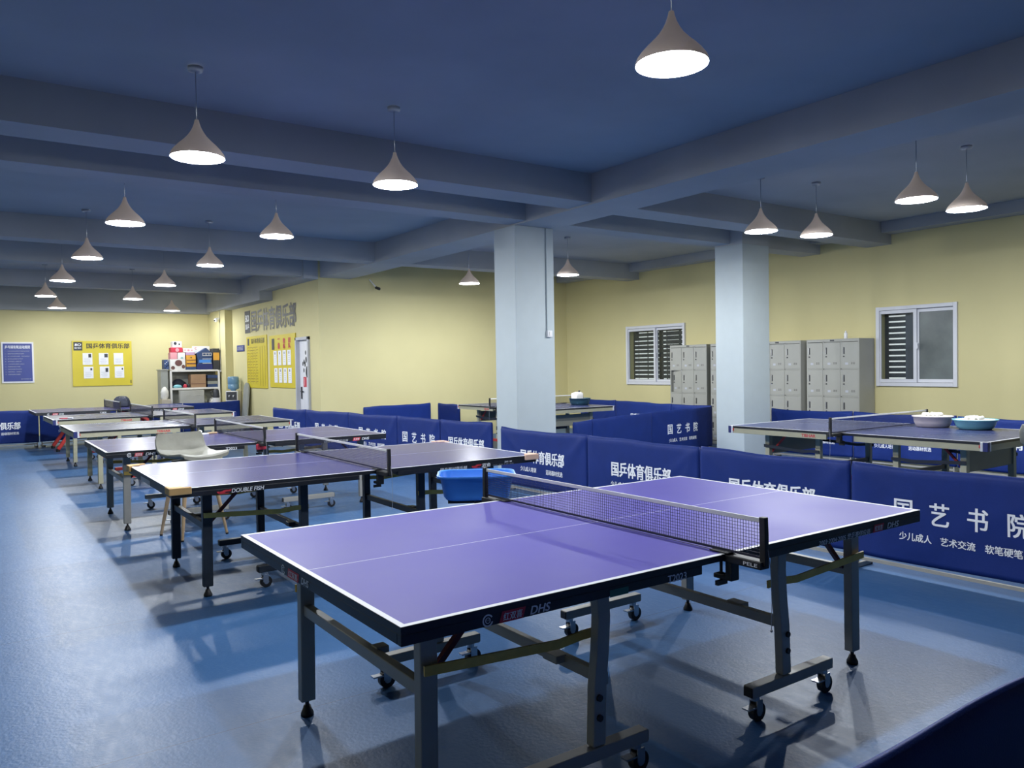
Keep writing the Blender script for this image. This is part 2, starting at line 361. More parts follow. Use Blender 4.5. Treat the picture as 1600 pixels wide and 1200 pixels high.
# windows
def window(n, y0, y1, z0, z1, kind):
    root = empty('window_%d' % n, (XW, (y0 + y1) / 2, z0)); root['kind'] = 'structure'
    W, H = y1 - y0, z1 - z0; e = 0.05
    # local y runs toward +Y (left in the photo)
    b = MB()
    for s in (-1, 1): b.box((-0.012, s * (W / 2 + 0.005), H / 2), (0.06, 0.055, H + 0.06))
    for z in (0, H): b.box((-0.012, 0, z), (0.058, W - 0.046, 0.055))
    b.build('window_frame', M['alu'], root, 0.004)
    for s, x, nm in ((1, 0.0, 'sash'), (-1, 0.035, 'sash')):
        b = MB(); c = s * W / 4; ww = W / 2 + 0.03
        for q in (-1, 1): b.box((x, c + q * (ww / 2 - e / 2), H / 2), (0.032, e, H - 0.06))
        for z in (0.03 + e / 2, H - 0.03 - e / 2): b.box((x, c, z), (0.03, ww - 2 * e + 0.002, e))
        sash = b.build(nm, M['alu'], root, 0.003)
        b = MB(); b.box((x + 0.004, c, H / 2), (0.006, ww - 2 * e + 0.01, H - 0.06 - 2 * e + 0.01))
        if kind == 'clear' or s == 1: b.build('pane', GLASS, sash)
        else: b.build('pane', M['frosted'], sash)
    b = MB(); b.box((-0.028, -0.035, H * 0.5), (0.02, 0.02, 0.09)); b.cyl((-0.03, -0.035, H * 0.5 + 0.03), (-0.05, -0.05, H * 0.5 + 0.01), 0.008, 8); b.build('window_latch', M['alu'], root)
    b = MB(); b.box((0.17, 0, H / 2), (0.02, W + 0.05, H + 0.05)); b.build('shutter', M['shaft'], root)
    b = MB(); k = 12
    for i in range(k):
        z = 0.09 + (H - 0.20) * i / (k - 1)
        if kind == 'clear':
            for a, c in ((0.64, 0.735), (0.38, 0.615), (0.045, 0.34), (-0.16, -0.09), (-0.5, -0.2), (-0.72, -0.58)):
                if (i > 9 and a == 0.64): continue
                if a == -0.5 : b.box((0.15, (a + c) / 2, z), (0.012, c - a, 0.006)); continue
                b.box((0.15, (a + c) / 2, z), (0.012, c - a, 0.018))
        else: b.box((0.15, 0.365, z), (0.012, 0.26, 0.022))
    b.build('lit_gap', M['slat'], root)
    if kind != 'clear':
        b = MB(); b.box((0.14, 0.12, H / 2), (0.012, 0.22, H)); b.build('blind', M['smoked'], root)
def glass_material():
    m = bpy.data.materials.new('thin window glass'); m.use_nodes = True; nt = m.node_tree; N = nt.nodes.new; L = nt.links.new
    nt.nodes.remove(nt.nodes['Principled BSDF']); out = nt.nodes['Material Output']
    tr = N('ShaderNodeBsdfTransparent'); tr.inputs[0].default_value = (0.88, 0.91, 0.92, 1)
    gl = N('ShaderNodeBsdfGlossy'); gl.inputs['Roughness'].default_value = 0.06
    fr = N('ShaderNodeLayerWeight'); fr.inputs[0].default_value = 0.5
    pw = N('ShaderNodeMath'); pw.operation = 'POWER'; pw.inputs[1].default_value = 5; L(fr.outputs['Facing'], pw.inputs[0])
    ma = N('ShaderNodeMath'); ma.operation = 'MULTIPLY_ADD'; ma.inputs[1].default_value = 0.9; ma.inputs[2].default_value = 0.03; L(pw.outputs[0], ma.inputs[0])
    mx = N('ShaderNodeMixShader'); L(ma.outputs[0], mx.inputs[0]); L(tr.outputs[0], mx.inputs[1]); L(gl.outputs[0], mx.inputs[2]); L(mx.outputs[0], out.inputs[0])
    return m
GLASS = glass_material()
window(1, *W1, 'clear')
window(2, *W2, 'half')

# door in the sign wall
d = empty('door_1', (XS, (DY0 + DY1) / 2, 0)); d['kind'] = 'structure'
DW = DY1 - DY0
b = MB()
for s in (-1, 1): b.box((-0.005, s * (DW / 2 - 0.03), DH / 2), (0.08, 0.06, DH))
b.box((-0.005, 0, DH - 0.03), (0.08, DW, 0.06)); b.build('door_frame', M['greyframe'], d, 0.004)
b = MB(); b.box((0.05, 0, (DH - 0.06) / 2), (0.04, DW - 0.12, DH - 0.06)); leaf = b.build('door_leaf', M['whitedoor'], d, 0.004)
b = MB(); b.box((0.02, 0.20, 1.0), (0.02, 0.04, 0.24)); b.bar((0.005, 0.20, 1.03), (0.005, 0.09, 1.03), 0.02, 0.018); b.build('door_handle', M['charcoal'], leaf)
b = MB()
for y, z, r in ((0.12, 1.58, 0.03), (0.05, 1.62, 0.033), (0.0, 1.57, 0.036), (-0.06, 1.66, 0.04), (-0.1, 1.42, 0.075), (0.07, 1.45, 0.03), (-0.04, 1.8, 0.03), (-0.22, 0.85, 0.05)):
    ring(b, (0.028, y, z), 0.0, r, ux=(0, -1, 0), ky=1.5, n=16)
b.build('paw_sticker', M['charcoal'], leaf)
b = MB(); quad(b, (0.0275, 0.02, 1.22), 0.17, 0.2, ux=(0, -1, 0)); quad(b, (0.027, 0.05, 1.22), 0.035, 0.15, ux=(0, -1, 0), mi=1); b.build('red_notice', [M['redcard'], M['pinkbox']], leaf)

# ---------------------------------------------------------------- pendant lamps
LZ = 2.92
def make_lamp(drop):
    t = empty('pendant_lamp')
    out = [(0.177, 0.0), (0.176, 0.012), (0.168, 0.03), (0.150, 0.055), (0.122, 0.085), (0.090, 0.115), (0.062, 0.145), (0.042, 0.175), (0.027, 0.205), (0.017, 0.235), (0.013, 0.255)]
    b = MB(); b.lathe(out, n=36)
    inn = [(r - 0.003, z - 0.002 if z > 0 else z) for r, z in out if r > 0.03]
    b.lathe(inn[::-1], n=36, mi=1); b.lathe([(inn[0][0], 0), (0.177, 0)], n=36, mi=1)
    b.build('lamp_shade', [M['shade'], M['shadein']], t)
    b = MB(); b.cyl((0, 0, 0.10), (0, 0, 0.16), 0.022, 12); b.build('bulb_socket', M['whitecap'], t)
    b = MB(); b.cyl((0, 0, 0.25), (0, 0, drop - 0.02), 0.0035, 6); b.build('cord', M['cord'], t)
    b = MB(); b.lathe([(0.001, drop - 0.03), (0.045, drop - 0.03), (0.05, drop - 0.015), (0.05, drop), (0.001, drop)], n=20); b.build('ceiling_canopy', M['canopy'], t)
    return t
LDATA = bpy.data.lights.new('bulb', 'POINT'); LDATA.energy = LAMP_POWER; LDATA.color = LAMP_COLOR; LDATA.shadow_soft_size = 0.048
lamp_protos = {}
def lamp(x, y, drop, label, group, lit=True):
    key = drop
    if key not in lamp_protos: lamp_protos[key] = t = make_lamp(drop)
    else: t = copy_tree(lamp_protos[key])
    t.location = (x, y, LZ); tag(t, label, 'lamp', group)
    if lit:
        l = bpy.data.objects.new('bulb', LDATA); COL.objects.link(l); l.parent = t; l.location = (0, 0, 0.021)
ORD = ['first', 'second', 'third', 'fourth', 'fifth', 'sixth', 'seventh']
LY = [2.65, 5.60, 8.44, 11.22, 14.15, 17.1]
for i, y in enumerate(LY):
    bm = 3.53
    where = ['above the nearest purple table', 'above the table with tan corner pads', 'above the table behind the grey chair', 'above the fourth table of the long row', 'above the fifth table of the long row', 'above the farthest table'][i]
    lamp(1.335 if i == 0 else 1.36, y, round(bm - LZ, 3), 'lit lamp %s, left of its pair' % where, 'pendant lamps over the long row of tables')
    lamp(2.86, y + 0.03, round(bm - LZ, 3), 'lit lamp %s, right of its pair' % where, 'pendant lamps over the long row of tables')
lamp(1.81, 20.1, round(ZC - LZ, 3), 'unlit pendant lamp near the back wall, lowest on the left', 'pendant lamps over the long row of tables', lit=False)
lamp(4.2, 20.1, round(ZC - LZ, 3), 'lit pendant lamp nearest the back wall, above the shelf of boxes', 'pendant lamps over the long row of tables')
lamp(7.15, 3.74, round(ZC - LZ, 3), 'lit pendant lamp over the bowls table, left of the nearer pair', 'pendant lamps over the right courts')
lamp(8.03, 3.71, round(ZC - LZ, 3), 'lit pendant lamp at far right, right of the nearer bowls-table pair', 'pendant lamps over the right courts')
lamp(7.32, 5.56, round(ZC - LZ, 3), 'lit pendant lamp just above the right pillar, left of that pair', 'pendant lamps over the right courts')
lamp(8.13, 5.41, round(ZC - LZ, 3), 'lit pendant lamp right of the right pillar top, right of that pair', 'pendant lamps over the right courts')
lamp(8.06, 9.85, round(ZC - LZ, 3), 'lit pendant lamp peeking out at the right edge of the left pillar', 'pendant lamps over the right courts')
lamp(7.32, 11.66, round(ZC - LZ, 3), 'lit pendant lamp before the plain cream wall left of the left pillar', 'pendant lamps over the right courts')

lamp(7.25, 9.78, round(ZC - LZ, 3), 'lit pendant lamp behind the left pillar, over the pillar-hidden table\'s near end', 'pendant lamps over the right courts')  # unseen lamp, added to brighten the plain cream wall
lamp(8.06, 11.6, round(ZC - LZ, 3), 'lit pendant lamp behind the left pillar, over the pillar-hidden table\'s far end', 'pendant lamps over the right courts')  # second unseen lamp added for the same wall's light

# ---------------------------------------------------------------- table tennis tables
TL, TW, TH = 2.74, 1.525, 0.76
def caster_mesh(b, x, y, brake=True):
    # swivel caster hanging from z=0.105
    b.cyl((x, y, 0.088), (x, y, 0.106), 0.02, 10, 1)
    for s in (-1, 1): b.box((x + 0.008, y + s * 0.018, 0.065), (0.036, 0.004, 0.05), 1)
    b.cyl((x + 0.012, y - 0.014, 0.0395), (x + 0.012, y + 0.014, 0.0395), 0.039, 18, 0)
    b.cyl((x + 0.012, y - 0.016, 0.0395), (x + 0.012, y + 0.016, 0.0395), 0.017, 12, 1)
    if brake: b.box((x - 0.035, y, 0.062), (0.05, 0.035, 0.006), 1)
def emblem_logo(b, cx, c_x2, z, ux, org, ht, mi=(0, 1)):
    pass

STY = dict(
    arc=dict(top='violet', apron='black', leg='red', strap=None, olx=0.9, oly=0.43, wlx=0.3, wly=0.43, cap=None),
    dhs=dict(top='purple', apron='black', leg='greymetal', strap='yellow', olx=1.17, oly=0.53, wlx=0.50, wly=0.59, cap=None),
    dhs2=dict(top='violet', apron='black', leg='greymetal', strap='yellow', olx=1.17, oly=0.53, wlx=0.50, wly=0.59, cap=None),
    fish=dict(top='violet', apron='black', leg='darksteel', strap='yellow', olx=1.10, oly=0.475, wlx=0.46, wly=0.50, cap='pad'),
    tib=dict(top='bluetop', apron='creammetal', leg='creammetal', strap='darksteel', olx=1.05, oly=0.47, wlx=0.42, wly=0.47, cap='corner'),
)
def make_table(style, label, loc, rz, texts, end_texts=()):
    st = STY[style]; t = empty('table_tennis_table', loc, rz); tag(t, label, 'table', 'table tennis tables')
    legm, apm = M[st['leg']], M[st['apron']]
    tib = style == 'tib'
    for h in (-1, 1):
        x0, x1 = (0.004, TL / 2); bt = 0.024
        # board: side (0), playing surface (1), lines (2)
        b = MB()
        b.box((h * (x0 + x1) / 2, 0, TH - bt / 2 - 0.001), (x1 - x0, TW, bt - 0.002), 0)
        z = TH
        def rect(ax0, ax1, ay0, ay1, mi):
            xs = sorted((h * ax0, h * ax1)); b.add([(xs[0], ay0, z), (xs[1], ay0, z), (xs[1], ay1, z), (xs[0], ay1, z)], [(0, 1, 2, 3)], mi)
        e = 0.02; ce = 0.0016
        rect(x0, x1 - e, -TW / 2 + e, -ce, 1); rect(x0, x1 - e, ce, TW / 2 - e, 1)
        rect(x0, x1 - e, -ce, ce, 2)
        rect(x0, x1, -TW / 2, -TW / 2 + e, 2); rect(x0, x1, TW / 2 - e, TW / 2, 2); rect(x1 - e, x1, -TW / 2 + e, TW / 2 - e, 2)
        b.build('tabletop', [M['black'], M[st['top']], M['line']], t)
        # apron frame under the board
        b = MB(); ab = 0.032 if not tib else 0.056; xi = 0.15; zt = TH - bt
        for s in (-1, 1): b.box((h * (xi + x1) / 2, s * (TW / 2 - 0.0125 - (0.006 if tib else 0)), zt - ab / 2), (x1 - xi, 0.025, ab))
        b.box((h * (x1 - 0.0125 - (0.006 if tib else 0)), 0, zt - ab / 2), (0.025, TW - 0.051, ab))
        b.box((h * (xi + 0.02), 0, zt - 0.015), (0.04, TW - 0.06, 0.03)); b.box((h * 0.75, 0, zt - 0.015), (0.04, TW - 0.06, 0.03))
        b.build('apron', apm, t, 0.002)
        ox, oy, wx, wy = st['olx'], st['oly'], st['wlx'], st['wly']
        lz = zt - 0.01
        if style == 'arc':
            for s in (-1, 1):
                b = MB(); b.path([(h * 1.0, s * 0.43, 0.045), (h * 0.96, s * 0.43, 0.10), (h * 0.84, s * 0.42, 0.28), (h * 0.66, s * 0.40, 0.46), (h * 0.44, s * 0.38, 0.61), (h * 0.2, s * 0.36, 0.69)], 0.06, 0.09, up=(0, 1, 0))
                leg = b.build('leg', legm, t, 0.012)
                b = MB(); b.cyl((h * 1.0, s * 0.43, 0), (h * 1.0, s * 0.43, 0.05), 0.035, 14); b.build('foot', M['blackplastic'], leg)
            b = MB(); b.bar((h * 0.66, -0.40, 0.46), (h * 0.66, 0.40, 0.46), 0.04, 0.05); b.build('cross_bar', M['darksteel'], t)
            continue
        # outer legs
        for s in (-1, 1):
            b = MB(); b.path([(h * ox, s * oy, lz), (h * (ox + 0.0), s * oy, 0.5), (h * (ox + 0.005), s * oy, 0.065)], 0.062 if not tib else 0.055, 0.045 if not tib else 0.06, up=(0, 1, 0))
            leg = b.build('leg', legm, t, 0.004)
            b = MB(); b.cyl((h * (ox + 0.005), s * oy, 0.04), (h * (ox + 0.005), s * oy, 0.068), 0.009, 8, 0)
            b.lathe([(0.001, 0.0), (0.027, 0.0), (0.027, 0.012), (0.018, 0.03), (0.014, 0.044), (0.001, 0.044)], (h * (ox + 0.005), s * oy, 0), 16)
            b.build('foot', M['blackplastic'], leg)
        b = MB()
        if tib: b.box((h * ox, 0, 0.54), (0.03, 2 * oy - 0.05, 0.19))
        else:
            b.bar((h * ox, -oy, 0.455), (h * ox, oy, 0.455), 0.035, 0.045)
            b.box((h * ox - h * 0.03, -oy * 0.25, 0.47), (0.05, 0.05, 0.025))
        b.build('cross_bar', M['panelgrey'] if tib else legm, t, 0.003)
        # wheel frame
        wy0, wx0 = wy, wx
        for s in (-1, 1):
            near = style == 'dhs' and s < 0
            wy = wy0 + (0.055 if near else 0.0); wx = wx0 + ((0.065 if h < 0 else -0.025) if near else 0.0)
            b = MB()
            if tib or style == 'fish': b.path([(h * wx, s * wy, lz), (h * wx, s * wy, 0.155)], 0.056, 0.05, up=(0, 1, 0))
            else: b.path([(h * (wx - 0.018), s * wy, lz), (h * (wx - 0.026), s * wy, 0.60), (h * (wx - 0.018), s * wy, 0.48), (h * (wx - 0.004), s * wy, 0.36), (h * (wx + 0.004), s * wy, 0.155)], 0.056, 0.04, up=(0, 1, 0))
            wl = b.build('wheel_leg', legm, t, 0.004)
            for z in (0.255, 0.325):
                b2 = MB(); b2.cyl((h * (wx + 0.005), s * (wy + 0.018) , z), (h * (wx + 0.005), s * (wy + 0.029), z), 0.012, 10)
                b2.build('bolt', M['blackplastic'] if style != 'fish' else M['chrome'], wl)
            b = MB(); b.bar((h * (wx - 0.225), s * wy, 0.13), (h * (wx + 0.325), s * wy, 0.13), 0.05, 0.045)
            for q in (-0.227, 0.327): b.box((h * (wx + q), s * wy, 0.13), (0.006, 0.044, 0.04), 1)
            fb = b.build('foot_bar', [legm if not tib else M['red'], M['blackplastic']], t, 0.003)
            for q in (-0.185, 0.285):
                b = MB(); caster_mesh(b, h * (wx + q), s * wy, brake=True); b.build('caster', [M['blackplastic'], M['chrome']], fb)
        wy, wx = wy0, wx0
        b = MB(); b.bar((h * wx, -wy - 0.03, 0.36), (h * wx, wy, 0.36), 0.03, 0.045); b.box((h * (wx + 0.03), -wy * 0.62, 0.372), (0.05, 0.085, 0.03))
        b.build('cross_bar', legm if not tib else M['darksteel'], t, 0.003)
        for s in (-1, 1):
            b = MB(); yy = s * (min(oy, wy) + 0.045)
            b.path([(h * (wx - 0.03), yy, 0.518), (h * (wx + 0.07), yy, 0.518), (h * (wx + 0.17), yy, 0.508), (h * (ox + 0.03), yy, 0.538)], 0.008, 0.032, up=(0, 1, 0), frames=[(Vector((0, 1, 0)), Vector((0, 0, 1)))] * 4)
            b.build('strap', M[st['strap']], t)
        b = MB(); b.bar((h * (ox - 0.02), -oy + 0.035, 0.47), (h * (ox - 0.26), -oy + 0.035, 0.72), 0.02, 0.02); b.build('locking_rod', M['darkred'] if not tib else M['red'], t)
        # corner protection
        if st['cap'] == 'corner':
            for s in (-1, 1):
                b = MB(); b.box((h * (x1 - 0.022), s * (TW / 2 - 0.022), zt - 0.028 + 0.010), (0.05, 0.05, 0.078), 0)
                b.box((h * (x1 - 0.055), s * (TW / 2 - 0.0195), zt - 0.016), (0.03, 0.045, 0.03), 2)
                for k in (0, 1):
                    if k == 0: b.box((h * (x1 - 0.048), s * (TW / 2 - 0.0185), zt - 0.018), (0.022, 0.046, 0.078), 1)
                    else: b.box((h * (x1 - 0.0185), s * (TW / 2 - 0.048), zt - 0.018), (0.046, 0.022, 0.078), 1)
                b.build('corner_cap', [M['navyprint'], M['whitecap'], M['red']], t, 0.003)
        if st['cap'] == 'pad':
            for s in (-1, 1):
                b = MB(); m = M['tan'] if h < 0 else M['pink']
                b.box((h * (x1 - 0.05), s * (TW / 2 + 0.004), TH - 0.014), (0.13, 0.024, 0.045)); b.box((h * (x1 + 0.004), s * (TW / 2 - 0.05), TH - 0.014), (0.024, 0.13, 0.045))
                b.box((h * (x1 - 0.03), s * (TW / 2 - 0.03), TH + 0.003), (0.085, 0.085, 0.01))
                b.build('corner_pad', m, t, 0.008)
    fy = -TW / 2 - 0.0015
    for tx in texts:
        kind = tx[0]; b = MB()
        if kind == 'dhs':       # ring emblem, red plate, slanted initials
            _, xa, xb, xc, xd, xe = tx; zc = 0.722; hh = 0.034
            if xa is not None:
                ring(b, (xa, fy, zc), 0.014, 0.019, a0=0.5, a1=2 * PI - 0.3); ring(b, (xa, fy, zc), 0.007, 0.0095); put_text(b, 'ITTF', (xa, fy, zc), 0.012, 0.006, bold=0)
            quad(b, ((xb + xc) / 2, fy, zc), xc - xb - 0.012, hh, skew=0.35, mi=1)
            put_text(b, '红双喜', ((xb + xc) / 2, fy - 0.001, zc), (xc - xb) * 0.72, hh * 0.7, shear=0.15)
            put_text(b, 'DHS', ((xd + xe) / 2, fy, zc), xe - xd, hh * 0.78, bold=0.03, shear=0.25)
            b.build('printed_logo', [M['whiteprint'], M['redprint']], t)
        elif kind == 'fish':
            _, xa, xb, xc, xd, s, sz = tx; zc = 0.718
            for q in (-1, 1):
                ring(b, ((xa + xb) / 2 + q * 0.012, fy, zc + q * 0.004), 0.0, 0.02, ky=0.32, mi=1); quad(b, ((xa + xb) / 2 + q * 0.033, fy, zc + q * 0.004), 0.018, 0.012, skew=q * 0.6, mi=1)
            quad(b, ((xa + xb) / 2, fy, zc - 0.013), xb - xa, 0.004, mi=1)
            put_text(b, s, ((xc + xd) / 2, fy, zc), xd - xc, sz, bold=0.02, shear=0.2); b.build('printed_logo', [M['whiteprint'], M['redprint']], t)
        else:
            _, s, xa, xb, zc, sz, mm, bold, sh = tx
            put_text(b, s, ((xa + xb) / 2, fy - (0 if not tib else -0.006), zc), xb - xa, sz, bold=bold, shear=sh); b.build('lettering', M[mm], t)
    for tx in end_texts:        # on the short end, local -x face
        b = MB(); xx = -TL / 2 - 0.0015; zc = 0.722
        if tx == 'dhs':
            ring(b, (xx, 0.21, zc), 0.014, 0.019, ux=(0, -1, 0), a0=0.5, a1=2 * PI - 0.3); ring(b, (xx, 0.21, zc), 0.007, 0.0095, ux=(0, -1, 0))
            quad(b, (xx, 0.10, zc), 0.115, 0.034, ux=(0, -1, 0), skew=0.3, mi=1); put_text(b, '红双喜', (xx - 0.001, 0.10, zc), 0.095, 0.024, ux=(0, -1, 0)); put_text(b, 'DHS', (xx, -0.02, zc), 0.075, 0.026, ux=(0, -1, 0), bold=0.03, shear=0.25)
            b.build('printed_logo', [M['whiteprint'], M['redprint']], t)
        else:
            quad(b, (xx, 0.08, zc), 0.34, 0.032, ux=(0, -1, 0)); b.build('paper_label', M['greyprint'], t)
    return t
DH_T = lambda extra: [('dhs', -1.18, -1.14, -1.06, -1.045, -0.955), ('t', 'T2023', -0.33, -0.225, 0.716, 0.026, 'whiteprint', 0.02, 0.0)] + extra
def R(d): return math.radians(d)
t1 = make_table('dhs', 'nearest purple table tennis table on grey steel legs, filling the foreground', (2.349, 2.699, 0), R(-0.2),
    [('dhs', -1.085, -1.045, -0.945, -0.93, -0.85), ('t', 'T2023', -0.33, -0.235, 0.716, 0.026, 'whiteprint', 0.02, 0.0), ('t', '2003·2004·2005 世乒赛供应商', 0.56, 0.945, 0.716, 0.026, 'whiteprint', 0.008, 0.15), ('dhs', None, 0.965, 1.055, 1.08, 1.18)], ['dhs'])
b = MB(); quad(b, (-0.56, -TW / 2 - 0.0015, 0.714), 0.085, 0.024); b.build('green_sticker', M['green'], t1)
make_table('fish', 'purple table tennis table with tan corner pads and dark blue-black legs', (2.402, 5.81, 0), R(-0.45),
    [('fish', -1.09, -1.03, -1.015, -0.81, 'DOUBLE FISH', 0.026), ('t', '国乒器材俱乐部', 0.49, 0.72, 0.714, 0.026, 'whiteprint', 0.01, 0.0), ('fish', 0.775, 0.835, 0.85, 0.93, '双鱼', 0.03), ('t', '2018', 1.06, 1.13, 0.728, 0.012, 'whiteprint', 0.01, 0.1), ('t', '乒乓球台', 0.95, 1.15, 0.711, 0.006, 'greyprint', 0.0, 0.0)], ['label'])
make_table('dhs2', 'violet table with black edge on grey legs, directly behind the grey chair', (2.421, 8.564, 0), R(-0.3),
    DH_T([('t', '2015 世乒赛供应商', 0.66, 0.93, 0.716, 0.026, 'greyprint', 0.01, 0.15), ('dhs', None, 0.98, 1.07, 1.085, 1.17)]), ['label'])
TIB = [('t', 'TIBHAR', -0.435, -0.27, 0.708, 0.032, 'redprint', 0.03, 0.0)]
make_table('tib', 'blue table with cream apron just beyond the violet table, nearer of two cream-edged ones', (2.479, 11.62, 0), R(0.4), TIB)
make_table('tib', 'blue table with cream apron in front of the farthest table, second cream-edged one', (2.506, 14.558, 0), R(0.6), TIB)
make_table('arc', 'farthest black-edged table on red arched legs, standing before the back barriers', (2.467, 17.365, 0), R(0.6),
    [('dhs', -1.17, -1.11, -1.01, -1.0, -0.92), ('t', 'T2828', -0.33, -0.22, 0.716, 0.026, 'whiteprint', 0.02, 0.0), ('t', '2017 世乒赛供应商', 0.5, 0.93, 0.716, 0.026, 'greyprint', 0.01, 0.15), ('dhs', None, 0.96, 1.05, 1.07, 1.18)])
make_table('tib', 'blue cream-edged table at right carrying two bowls of balls', (7.87, 4.49, 0), R(-90), TIB)
make_table('tib', 'blue cream-edged table partly hidden behind the left pillar', (8.43, 11.37, 0), R(-90), TIB)

# nets
NETM = None
def make_net():
    t = empty('table_tennis_net')
    h, L = 0.1525, 1.83
    b = MB(); n = 146; sw = 0.0013
    for i in range(n + 1):
        y = -L / 2 + L * i / n; b.box((0, y, 0.012 + (h - 0.024) / 2), (sw, sw, h - 0.024))
    for k in range(11): b.box((0, 0, 0.014 + 0.0122 * k), (sw, L, sw))
    b.box((0, 0, 0.009), (0.003, L, 0.008))
    b.build('net_mesh', M['net'], t)
    b = MB(); b.box((0, 0, h - 0.007), (0.006, L, 0.015)); b.build('top_tape', M['tape'], t)
    for s in (-1, 1):
        y0 = s * L / 2
        b = MB(); b.path([(0, y0 + s * 0.004, -0.02), (0, y0 + s * 0.004, 0.10), (0, y0 + s * 0.002, h + 0.006)], 0.022, 0.026, up=(0, 1, 0))
        b.box((0, s * (TW / 2 + 0.055), -0.016), (0.05, 0.21, 0.028)); b.box((0, s * (TW / 2 - 0.03), 0.004), (0.055, 0.09, 0.006))
        post = b.build('post', M['blackplastic'], t, 0.003)
        b = MB(); ys = s * (TW / 2 + 0.012); b.box((0, ys, -0.055), (0.045, 0.03, 0.09)); b.box((0, s * (TW / 2 - 0.02), -0.092), (0.04, 0.085, 0.018))
        b.build('clamp', M['blackplastic'], post, 0.004)
        b = MB(); b.cyl((0, s * (TW / 2 - 0.04), -0.112), (0, s * (TW / 2 - 0.04), -0.028), 0.006, 8); b.box((0, s * (TW / 2 - 0.04), -0.118), (0.055, 0.014, 0.018)); b.build('clamp_screw', M['blackplastic'], post)
    b = MB(); y0 = -L / 2 - 0.018; b.tube([(0.0, y0 + 0.02, h - 0.012), (0.004, y0 + 0.003, 0.05), (0.01, y0 - 0.006, -0.03), (0.012, y0 - 0.008, -0.15), (0.008, y0 - 0.008, -0.245)], 0.0014, 6); b.sphere((0.008, y0 - 0.008, -0.249), 0.005, 6)
    b.build('tension_cord', M['cord'], t)
    return t
net0 = make_net()
nets = [((2.349, 2.699), -0.2, 'net with white top tape across the nearest purple table'), ((2.402, 5.81), -0.45, 'net across the purple table with tan corner pads'), ((2.421, 8.564), -0.3, 'net across the violet table behind the grey chair'),
        ((2.479, 11.62), 0.4, 'net across the nearer cream-aproned table of the long row'), ((2.506, 14.558), 0.6, 'net across the second cream-aproned table of the long row'), ((2.467, 17.365), 0.6, 'net across the farthest table by the back barriers'),
        ((7.87, 4.49), -90, 'net across the table carrying two bowls of balls'), ((8.43, 11.37), -90, 'net across the table behind the left pillar')]
allnets = []
for i, (p, a, lab) in enumerate(nets):
    n = net0 if i == 0 else copy_tree(net0)
    n.location = (p[0], p[1], TH); n.rotation_euler = (0, 0, R(a)); tag(n, lab, 'net', 'table tennis nets'); allnets.append(n)
b = MB(); put_text(b, 'PELE', (-0.0262, -TW / 2 - 0.115, -0.016), 0.062, 0.013, ux=(0, -1, 0), bold=0.02); b.build('lettering', M['whiteprint'], allnets[0])
b = MB(); b.box((0.0, -TW / 2 - 0.035, -0.045), (0.10, 0.03, 0.06)); c = b.build('clamp_cover', M['redcard'], allnets[2], 0.012)

